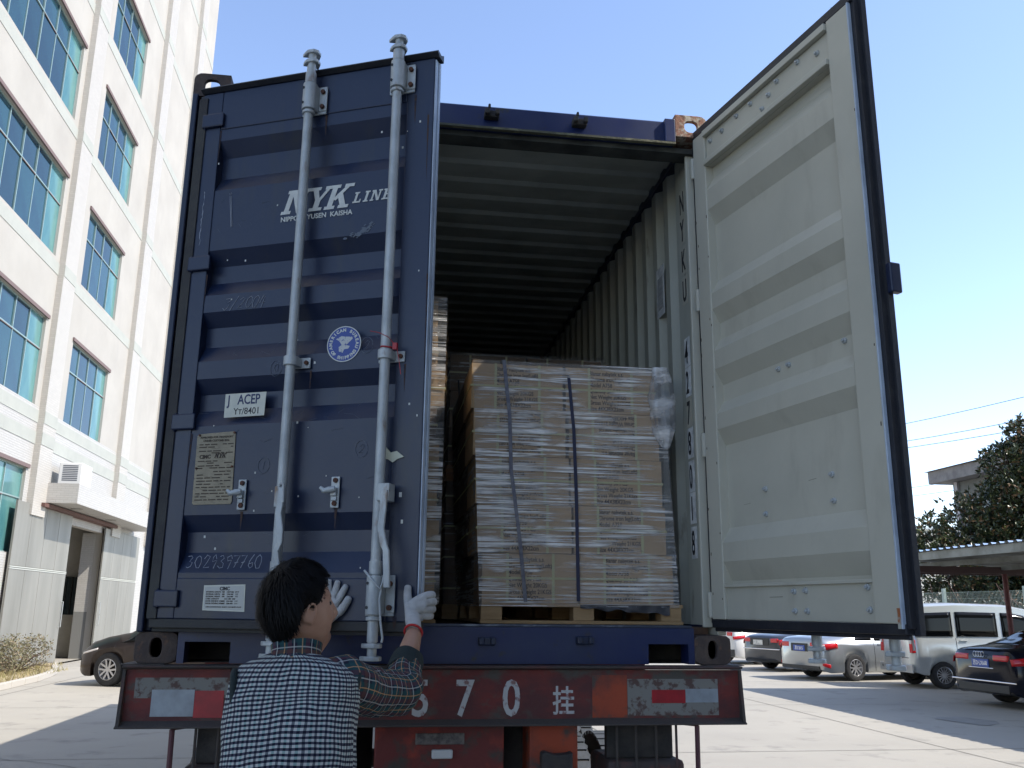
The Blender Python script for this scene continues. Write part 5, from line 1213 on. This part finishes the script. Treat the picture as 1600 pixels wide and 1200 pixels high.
# ================================================================== PERSON
def gingham():
    m=bpy.data.materials.new('gingham check cloth'); m.use_nodes=True; nt=m.node_tree;N=nt.nodes;L=nt.links; b=N['Principled BSDF']; b.inputs['Roughness'].default_value=.9; b.inputs['Specular IOR Level'].default_value=.15
    uv=N.new('ShaderNodeUVMap'); ns=N.new('ShaderNodeTexNoise'); ns.inputs['Scale'].default_value=7; L.new(uv.outputs[0],ns.inputs[0])
    mxv=N.new('ShaderNodeVectorMath'); mxv.operation='MULTIPLY_ADD'; L.new(ns.outputs[1],mxv.inputs[0]); mxv.inputs[1].default_value=(.016,.026,0); L.new(uv.outputs[0],mxv.inputs[2])
    sp=N.new('ShaderNodeSeparateXYZ'); L.new(mxv.outputs[0],sp.inputs[0])
    def stripe(sock,per,lo):
        d=N.new('ShaderNodeMath'); d.operation='DIVIDE'; d.inputs[1].default_value=per; L.new(sock,d.inputs[0]); f=N.new('ShaderNodeMath'); f.operation='FRACT'; L.new(d.outputs[0],f.inputs[0]); g=N.new('ShaderNodeMath'); g.operation='GREATER_THAN'; g.inputs[1].default_value=lo; L.new(f.outputs[0],g.inputs[0]); return g.outputs[0]
    h=stripe(sp.outputs[1],.0132,.50); v=stripe(sp.outputs[0],.0118,.5); tl=stripe(sp.outputs[0],.0236,.5)
    c1=N.new('ShaderNodeMixRGB'); c1.inputs[1].default_value=(.43,.43,.40,1); c1.inputs[2].default_value=(.10,.115,.13,1); L.new(v,c1.inputs[0])
    c1b=N.new('ShaderNodeMixRGB'); c1b.inputs[2].default_value=(.20,.29,.28,1); mm=N.new('ShaderNodeMath'); mm.operation='MULTIPLY'; L.new(tl,mm.inputs[0]); L.new(v,mm.inputs[1]); L.new(mm.outputs[0],c1b.inputs[0]); L.new(c1.outputs[0],c1b.inputs[1])
    c2=N.new('ShaderNodeMixRGB'); c2.inputs[1].default_value=(.05,.053,.075,1); c2.inputs[2].default_value=(.010,.010,.022,1); L.new(v,c2.inputs[0])
    c3=N.new('ShaderNodeMixRGB'); L.new(h,c3.inputs[0]); L.new(c1b.outputs[0],c3.inputs[1]); L.new(c2.outputs[0],c3.inputs[2]); L.new(c3.outputs[0],b.inputs['Base Color']); return m
def tartan():
    m=bpy.data.materials.new('dark tartan cloth'); m.use_nodes=True; nt=m.node_tree;N=nt.nodes;L=nt.links; b=N['Principled BSDF']; b.inputs['Roughness'].default_value=.9; b.inputs['Specular IOR Level'].default_value=.15
    uv=N.new('ShaderNodeUVMap'); sp=N.new('ShaderNodeSeparateXYZ'); L.new(uv.outputs[0],sp.inputs[0])
    cur=None
    def band_(sock,per,ph,wd,col,fac):
        nonlocal cur
        a=N.new('ShaderNodeMath'); a.operation='MULTIPLY_ADD'; a.inputs[1].default_value=1/per; a.inputs[2].default_value=ph; L.new(sock,a.inputs[0]); f=N.new('ShaderNodeMath'); f.operation='FRACT'; L.new(a.outputs[0],f.inputs[0]); g=N.new('ShaderNodeMath'); g.operation='LESS_THAN'; g.inputs[1].default_value=wd; L.new(f.outputs[0],g.inputs[0]); k=N.new('ShaderNodeMath'); k.operation='MULTIPLY'; k.inputs[1].default_value=fac; L.new(g.outputs[0],k.inputs[0])
        mx=N.new('ShaderNodeMixRGB'); L.new(k.outputs[0],mx.inputs[0]); mx.inputs[2].default_value=c4(col)
        if cur is None: mx.inputs[1].default_value=(.018,.02,.035,1)
        else: L.new(cur,mx.inputs[1])
        cur=mx.outputs[0]
    u,v=sp.outputs[0],sp.outputs[1]
    band_(u,.048,0,.45,(.02,.075,.075),.6); band_(v,.048,.2,.45,(.02,.07,.08),.6); band_(u,.048,.55,.25,(.09,.035,.05),.6); band_(v,.048,.7,.2,(.10,.05,.04),.6)
    band_(u,.048,.20,.06,(.45,.45,.42),.6); band_(v,.048,.42,.06,(.45,.45,.42),.55); band_(u,.048,.75,.05,(.50,.28,.12),.7); band_(v,.048,.95,.05,(.45,.25,.12),.7)
    L.new(cur,b.inputs['Base Color']); return m
M['ging']=gingham(); M['tartan']=tartan()
M['skin']=pbr('skin',(.42,.24,.16),.5,var=(.36,.19,.12),vscale=14,bump=.05); M['skin'].node_tree.nodes['Principled BSDF'].inputs['Subsurface Weight'].default_value=.08
M['hair']=pbr('black hair',(.004,.0035,.0035),.62,spec=.15); M['glove']=pbr('white knitted glove',(.66,.65,.62),.95,var=(.50,.49,.46),vscale=22,vlo=.45,vhi=.7,bump=1,bscale=330); M['hem']=pbr('red glove hem',(.45,.02,.02),.8)
M['trous']=pbr('dark trousers',(.03,.032,.04),.9); M['shoe']=pbr('black shoe',(.015,.015,.015),.4); M['cuff']=pbr('dark green black cuff',(.012,.022,.022),.9,bump=.3,bscale=200)
pers=thing('person','man seen from behind in checked vest and tartan sleeves, white gloved hands on the door','person',(0,0,0))
def Pm(*a): return Vector(a)
SR=(-.372,-1.07,1.455); ER=(-.205,-.84,1.425); WRr=(-.152,-.60,1.60); SLf=(-.625,-.99,1.43); EL=(-.585,-.72,1.39); WL=(-.455,-.475,1.585)
pts=[(-.50,-1.17,.98,.135),(-.505,-1.15,1.12,.135),(-.51,-1.12,1.28,.145),(-.512,-1.09,1.42,.135),(-.512,-1.075,1.515,.062),(-.515,-1.060,1.575,.056),
     (SR[0],SR[1],SR[2],.062),(ER[0],ER[1],ER[2],.044),(-.178,-.71,1.52,.040),(WRr[0],WRr[1],WRr[2],.027),
     (SLf[0],SLf[1],SLf[2],.062),(EL[0],EL[1],EL[2],.044),(-.52,-.60,1.50,.038),(WL[0],WL[1],WL[2],.026),
     (-.40,-1.16,.90,.085),(-.38,-1.10,.50,.058),(-.37,-1.16,.09,.042),(-.36,-1.06,.04,.036),(-.61,-1.17,.90,.085),(-.63,-1.08,.50,.058),(-.64,-1.16,.09,.042),(-.65,-1.06,.04,.036),
     (-.515,-1.045,1.65,.066)]
edg=[(0,1),(1,2),(2,3),(3,4),(4,5),(3,6),(6,7),(7,8),(8,9),(3,10),(10,11),(11,12),(12,13),(0,14),(14,15),(15,16),(16,17),(0,18),(18,19),(19,20),(20,21),(5,22)]
bd0=skin('body',pts,edg,M['skin'],pers,2)
# head sculpted, turned to the right and slightly up
HC=Vector((-.512,-1.055,1.660)); yaw=R(-60)   # facing: +y rotated clockwise
Hm=Matrix.Translation(HC)@Matrix.Rotation(yaw,4,'Z')@Matrix.Rotation(R(6),4,'X')
HS=1.06
def headpt(th,ph):
    # th around (0 = facing +y), ph from -90..90
    x=math.sin(th)*math.cos(ph); y=math.cos(th)*math.cos(ph); z=math.sin(ph)
    X=.076*x; Y=.094*y; Z=.118*z
    if z<0:
        k=-z; X*=1-.30*k*k; 
        if y>0: Y=Y*(1-.05*k)+.012*k
        else: Y*=1-.25*k
    if y>.5:
        f=(y-.5)*2
        Z_=Z
        Y-=.006*math.exp(-((Z_-.012)/.014)**2)*math.exp(-((abs(X)-.033)/.016)**2)*1.6   # eye sockets
        Y+=.024*math.exp(-((Z_+.022)/.020)**2)*math.exp(-(X/.011)**2)+.012*math.exp(-((Z_-.004)/.02)**2)*math.exp(-(X/.009)**2)  # nose
        Y+=.006*math.exp(-((Z_+.058)/.008)**2)*math.exp(-(X/.022)**2)+.006*math.exp(-((Z_+.070)/.007)**2)*math.exp(-(X/.018)**2)   # lips
        Y+=.010*math.exp(-((Z_+.098)/.014)**2)*math.exp(-(X/.022)**2)  # chin
        Y+=.004*math.exp(-((Z_-.028)/.010)**2)*math.exp(-((abs(X)-.030)/.02)**2)      # brow
    return Vector((X,Y,Z))*HS
q=MB(); n1,n2=72,54; rings=[]
for j in range(1,n2):
    ph=-PI/2+PI*j/n2; rings.append([Hm@headpt(2*PI*i/n1,ph) for i in range(n1)])
q.loft(rings); hd=q.build('h',M['skin'],None)
q=MB()
for s in (1,-1):   # ears: rim and lobe
    e=MB(); rr=[]
    for i in range(15):
        a=i/14*PI*1.55-.6; rr.append(Hm@Vector((s*(.087+.010*math.sin(a*.9)),-.008-.015*math.cos(a+.3),-.014+.031*math.sin(a)+.003)))
    q.tube(rr,[.0045]*13+[.006,.006],7); 
    c=Hm@Vector((s*.080,-.012,-.014)); q.cyl(Hm@Vector((s*.070,-.010,-.014)),Hm@Vector((s*.089,-.014,-.014)),.024,14,.019)
ear=q.build('e',M['skin'],None)
bm=bmesh.new(); bm.from_mesh(bd0.data); bm.from_mesh(hd.data); bm.from_mesh(ear.data); me=bpy.data.meshes.new('body'); bm.to_mesh(me); bm.free()
for o in (bd0,hd,ear): bpy.data.objects.remove(o)
o=bpy.data.objects.new('body',me); COL.objects.link(o); md=o.modifiers.new('r','REMESH'); md.mode='VOXEL'; md.voxel_size=.0042; md.use_smooth_shade=True; sm=o.modifiers.new('s','SMOOTH'); sm.iterations=3; sm.factor=.5
bpy.context.view_layer.update(); dg=bpy.context.evaluated_depsgraph_get(); nm=bpy.data.meshes.new_from_object(o.evaluated_get(dg)); bpy.data.objects.remove(o)
nm.materials.clear(); nm.materials.append(M['skin']); nm.polygons.foreach_set('use_smooth',[True]*len(nm.polygons))
o=bpy.data.objects.new('body',nm); COL.objects.link(o); o.parent=pers
# eyes
for s in (1,-1):
    c=Hm@Vector((s*.031,.079,.012)); q=MB()
    for (r_,off,mi) in ((.011,0,0),):
        rings=[[c+Hm.to_3x3()@Vector((r_*math.cos(2*PI*i/14)*math.cos(ph),r_*math.sin(ph)*.9,r_*.62*math.sin(2*PI*i/14)*math.cos(ph))) for i in range(14)] for ph in [R(a) for a in (-85,-60,-30,0,30,60,85)]]
        q.loft(rings)
    q.build('eye',pbr('eye',(.5,.48,.45),.2,var=(.02,.015,.012),vscale=60,vlo=.4,vhi=.5) if s==1 else bpy.data.materials['eye'],pers,smooth='all')
    q=MB(); q.tube([Hm@Vector((s*(.016+.010*k),.089-.003*k,.032+.004*math.sin(k*PI/3))) for k in range(4)],[.002,.003,.003,.001],5); q.build('eyebrow',M['hair'],pers)
# hair: scalp cap plus strands
q=MB(); rings=[]
def hairR(th,ph):
    p=headpt(th,ph); d=p.normalized(); wob=1+.06*noise.noise(Vector((math.sin(th)*3,math.cos(th)*3,ph*3)))+.025*noise.noise(Vector((math.sin(th)*9,math.cos(th)*9,ph*8)))
    return Vector((p.x*1.27,p.y*1.19-.002,p.z*1.13+.005))*wob
def hairline(th):
    a=abs((th+PI)%(2*PI)-PI)    # 0 front, PI back
    if a<.75: return R(40)
    if a<1.35: return R(40)-(a-.75)/.6*R(34)
    if a<1.78: return R(7)
    if a<2.05: return R(7)-(a-1.78)/.27*R(32)
    return R(-25)-(a-2.05)/(PI-2.05)*R(26)
for j in range(0,25):
    ring=[]
    for i in range(64):
        th=2*PI*i/64; h0=hairline(th); ph=h0+(R(89)-h0)*j/24; k=min(1,j/3); ring.append(Hm@(headpt(th,ph)*(1.0-.0)).lerp(hairR(th,ph),.35+.65*k))
    rings.append(ring)
q.loft(rings)
random.seed(77)
crown=Vector((.0,-.05,.11))
for i in range(7000):
    th=random.uniform(0,2*PI); h0=hairline(th); ph=random.uniform(h0-.02,R(86)); base=hairR(th,ph)*.97; L_h=random.uniform(.03,.06)
    aa=abs((th+PI)%(2*PI)-PI); near=max(0,min(1,(ph-h0)/R(35))); L_h*=.38+.62*near
    if aa<1.0: L_h*=.6
    elif aa<1.95: L_h*=(.35 if ph<R(30) else .8)
    # fall direction: away from the crown, tangent to head, down
    out=base.normalized(); dr=(base-crown); dr=(dr-out*dr.dot(out)); dr=dr.normalized() if dr.length>1e-4 else Vector((1,0,0)); dr=(dr+Vector((0,0,-.35))+rvec()*.28).normalized(); dr=(dr-out*dr.dot(out)*.9).normalized()
    side=out.cross(dr).normalized()*random.uniform(.0007,.0016)
    lift=random.uniform(.001,.008)
    p0=base;p1=base+dr*L_h*.5+out*lift;p2=base+dr*L_h+out*(lift*.6-.004)
    P=[Hm@x for x in (p0-side,p0+side,p1+side,p1-side,p2)]
    q.add(P,[(0,1,2,3),(3,2,4)])
q.build('hair',M['hair'],pers,smooth='all',fix=False)
# generic garment tube with UVs in metres
def garment(name,path,rad,m,parent,n=40,wr=.004,wf=18,seed=0,caps=False,ell=None,vscale=1):
    """path: list of centre points, rad: list of (ra,rb) ; frame uses given side axis ell"""
    pts=[Vector(p) for p in path]; mb=MB(); uv=[]; rings=[]; dist=0; a=None
    # densify
    P=[];RR=[]
    for i in range(len(pts)-1):
        p0=pts[max(i-1,0)];p1=pts[i];p2=pts[i+1];p3=pts[min(i+2,len(pts)-1)]; st=max(2,int((p2-p1).length/.010))
        for k in range(st):
            t=k/st; P.append(.5*((2*p1)+(p2-p0)*t+(2*p0-5*p1+4*p2-p3)*t*t+(3*p1-p0-3*p2+p3)*t**3)); s_=t*t*(3-2*t); RR.append((rad[i][0]+(rad[i+1][0]-rad[i][0])*s_,rad[i][1]+(rad[i+1][1]-rad[i][1])*s_))
    P.append(pts[-1]);RR.append(rad[-1])
    for i,p in enumerate(P):
        d=(P[min(i+1,len(P)-1)]-P[max(i-1,0)]).normalized()
        if a is None: a=Vector(ell) if ell else d.orthogonal()
        a=(a-d*a.dot(d)).normalized(); b=d.cross(a)
        if i: dist+=(p-P[i-1]).length
        ring=[]; per=PI*(RR[i][0]+RR[i][1]); rmean=PI*(rad[len(rad)//2][0]+rad[len(rad)//2][1])
        for k in range(n+1):
            th=2*PI*k/n; c_,s_=math.cos(th),math.sin(th)
            e=2.4; rr=(abs(c_)**e+abs(s_)**e)**(-1/e)
            v=p+a*RR[i][0]*rr*c_+b*RR[i][1]*rr*s_
            nr=(a*c_+b*s_).normalized(); w=noise.noise(Vector((math.cos(th)*1.5+seed,math.sin(th)*1.5,dist*wf)))+.5*noise.noise(Vector((math.cos(th)*4,math.sin(th)*4+seed,dist*wf*1.7)))
            ring.append(v+nr*w*wr); uv.append((k/n*rmean,dist*vscale))
        rings.append(ring)
    m_=n+1; vs=[v for r in rings for v in r]; fs=[(j*m_+k,j*m_+k+1,(j+1)*m_+k+1,(j+1)*m_+k) for j in range(len(rings)-1) for k in range(n)]
    mb.add(vs,fs); mb.uv=uv; o=mb.build(name,m,parent,smooth='all',fix=False); return o
# torso frame: shoulders line
sx=(Vector(SR)-Vector(SLf)).normalized()
garment('vest',[(-.50,-1.19,.86),(-.505,-1.175,1.0),(-.508,-1.15,1.15),(-.512,-1.12,1.30),(-.514,-1.095,1.40),(-.514,-1.085,1.455),(-.513,-1.08,1.485),(-.512,-1.077,1.503),(-.511,-1.074,1.520),(-.510,-1.072,1.538)],[(.180,.135),(.178,.128),(.182,.130),(.188,.128),(.190,.118),(.188,.104),(.178,.092),(.158,.080),(.118,.068),(.068,.060)],M['ging'],pers,n=96,wr=.010,wf=7,ell=tuple(sx))
garment('shirt_collar',[(-.511,-1.074,1.515),(-.511,-1.068,1.542),(-.512,-1.062,1.562)],[(.074,.066),(.069,.063),(.072,.067)],M['tartan'],pers,n=40,wr=.002,ell=tuple(sx))
garment('sleeve',[(-.42,-1.10,1.45),SR,(-.30,-.96,1.425),(ER[0]+.004,ER[1]-.02,ER[2]-.012),(ER[0]+.010,ER[1]+.035,ER[2]+.022),(-.186,-.755,1.485)],[(.070,.072),(.074,.076),(.066,.070),(.060,.064),(.058,.058),(.050,.050)],M['tartan'],pers,n=44,wr=.008,wf=22,seed=3)
garment('cuff',[(-.192,-.775,1.468),(-.184,-.745,1.494),(-.180,-.725,1.512)],[(.054,.054),(.053,.053),(.049,.049)],M['cuff'],pers,n=32,wr=.002)
garment('sleeve',[(-.60,-1.03,1.42),SLf,(-.635,-.88,1.42),(EL[0],EL[1]-.02,EL[2]-.01),(EL[0]+.02,EL[1]+.04,EL[2]+.03),(-.555,-.66,1.455)],[(.070,.072),(.072,.074),(.066,.068),(.060,.062),(.056,.056),(.050,.050)],M['tartan'],pers,n=44,wr=.008,wf=22,seed=8)
garment('cuff',[(-.565,-.675,1.445),(-.548,-.652,1.462),(-.538,-.638,1.474)],[(.053,.053),(.052,.052),(.048,.048)],M['cuff'],pers,n=32,wr=.002)
# armhole trim of the vest
for (S_,E_) in ((SR,ER),(SLf,EL)):
    S_=Vector(S_);E_=Vector(E_); d=(E_-S_).normalized(); c=Vector((-.335 if S_.x>-.5 else -.672,-1.075,1.415)); a=Vector((.05 if S_.x>-.5 else -.05,1,0)).normalized(); b=Vector((.10 if S_.x>-.5 else -.10,0,1)).normalized()
    q=MB(); q.tube([c+a*(.070 if S_.x>-.5 else .055)*math.cos(t)+b*(.088 if S_.x>-.5 else .075)*math.sin(t) for t in [2*PI*i/28 for i in range(29)]],.010,8); q.build('armhole_trim',M['cuff'],pers,smooth='all')
garment('trousers',[(-.38,-1.12,.10),(-.385,-1.07,.50),(-.41,-1.15,.86),(-.45,-1.17,.95)],[(.075,.08),(.085,.09),(.115,.12),(.12,.12)],M['trous'],pers,n=32,wr=.008,wf=10)
garment('trousers',[(-.645,-1.12,.10),(-.63,-1.06,.50),(-.60,-1.15,.86),(-.56,-1.17,.95)],[(.075,.08),(.085,.09),(.115,.12),(.12,.12)],M['trous'],pers,n=32,wr=.008,wf=10,seed=5)
for x in (-.37,-.645):
    q=MB(); q.loft([[(x+w*math.cos(2*PI*k/16),-1.13+l+d_*0,.045+h*math.sin(2*PI*k/16)) for k in range(16)] for (l,w,h,d_) in ((-.09,.02,.02,0),(-.08,.038,.04,0),(0,.042,.045,0),(.08,.048,.038,0),(.14,.045,.03,0),(.17,.02,.015,0))]); q.build('shoe',M['shoe'],pers,smooth='all')
# gloves
def V3(*a): return Vector(a)
def glove(name,pts,edges): 
    pts=[(p[0],p[1],p[2],p[3]*(1.28 if p[3]<.016 else 1.04)) for p in pts]
    o=skin(name,pts,edges,M['glove'],pers,2); return o
# left hand flat on the door, fingers up, thumb to the right
dd=Vector((math.cos(R(-24.1)),math.sin(R(-24.1)),0)); nn=Vector((math.sin(R(-24.1)),-math.cos(R(-24.1)),0)); H0=Vector((-1.14,.02,0))
def onL(u,z,off): v=H0+dd*u+nn*(.05+off); return (v.x,v.y,z)
def PL(u,z,off,r): return (*onL(u,z,off),r)
# door u of px 530,945
UL=.775
pt=[PL(UL-.020,1.600,.045,.026),PL(UL+.000,1.640,.024,(.030)),PL(UL+.005,1.672,.018,.033),
    PL(UL-.030,1.700,.016,.0125),PL(UL-.038,1.730,.012,.0100),PL(UL-.044,1.756,.009,.0085),
    PL(UL-.008,1.708,.016,.0125),PL(UL-.010,1.742,.012,.0105),PL(UL-.012,1.772,.009,.0088),
    PL(UL+.014,1.706,.016,.0125),PL(UL+.020,1.739,.012,.0105),PL(UL+.026,1.768,.009,.0088),
    PL(UL+.034,1.697,.016,.0125),PL(UL+.048,1.726,.012,.0105),PL(UL+.062,1.752,.009,.0088),
    PL(UL+.040,1.650,.018,.0150),PL(UL+.062,1.680,.014,.0125),PL(UL+.078,1.710,.011,.0105),
    PL(UL-.036,1.575,.062,.027)]
ed=[(0,1),(1,2),(2,3),(3,4),(4,5),(2,6),(6,7),(7,8),(2,9),(9,10),(10,11),(2,12),(12,13),(13,14),(1,15),(15,16),(16,17),(0,18)]
glove('glove',pt,ed)
def hem(c,axis,r):
    c=Vector(c); d=Vector(axis).normalized(); a=d.orthogonal().normalized(); b=d.cross(a); q=MB(); q.tube([c+a*r*math.cos(t)+b*r*math.sin(t) for t in [2*PI*i/24 for i in range(25)]],.0042,6); q.build('glove_hem',M['hem'],pers,smooth='all')
hem(onL(UL-.036,1.575,.062),Vector(onL(UL,1.64,.02))-Vector(onL(UL-.036,1.575,.062)),.0285)
# right hand gripping the free edge of the door: thumb on the outer face, fingers wrap round the edge
UE=1.138
pt=[(-.150,-.600,1.612,.029),PL(UE-.035,1.650,.052,.036),PL(UE-.010,1.682,.040,.039),
    PL(UE-.050,1.690,.030,.0155),PL(UE-.056,1.722,.018,.0125),PL(UE-.056,1.752,.014,.0105),
    PL(UE+.012,1.712,.030,.0135),PL(UE+.030,1.716,-.004,.0125),PL(UE+.020,1.716,-.040,.0105),
    PL(UE+.018,1.690,.030,.0140),PL(UE+.036,1.692,-.004,.0130),PL(UE+.024,1.692,-.042,.0105),
    PL(UE+.016,1.667,.030,.0135),PL(UE+.034,1.667,-.004,.0125),PL(UE+.022,1.667,-.040,.0100),
    PL(UE+.010,1.645,.030,.0125),PL(UE+.027,1.643,-.002,.0115),PL(UE+.018,1.643,-.034,.0095),
    (-.160,-.628,1.590,.029)]
ed=[(0,1),(1,2),(1,3),(3,4),(4,5),(2,6),(6,7),(7,8),(2,9),(9,10),(10,11),(2,12),(12,13),(13,14),(1,15),(15,16),(16,17),(0,18)]
glove('glove',pt,ed)
hem((-.160,-.628,1.590),(.03,.1,.08),.0305)
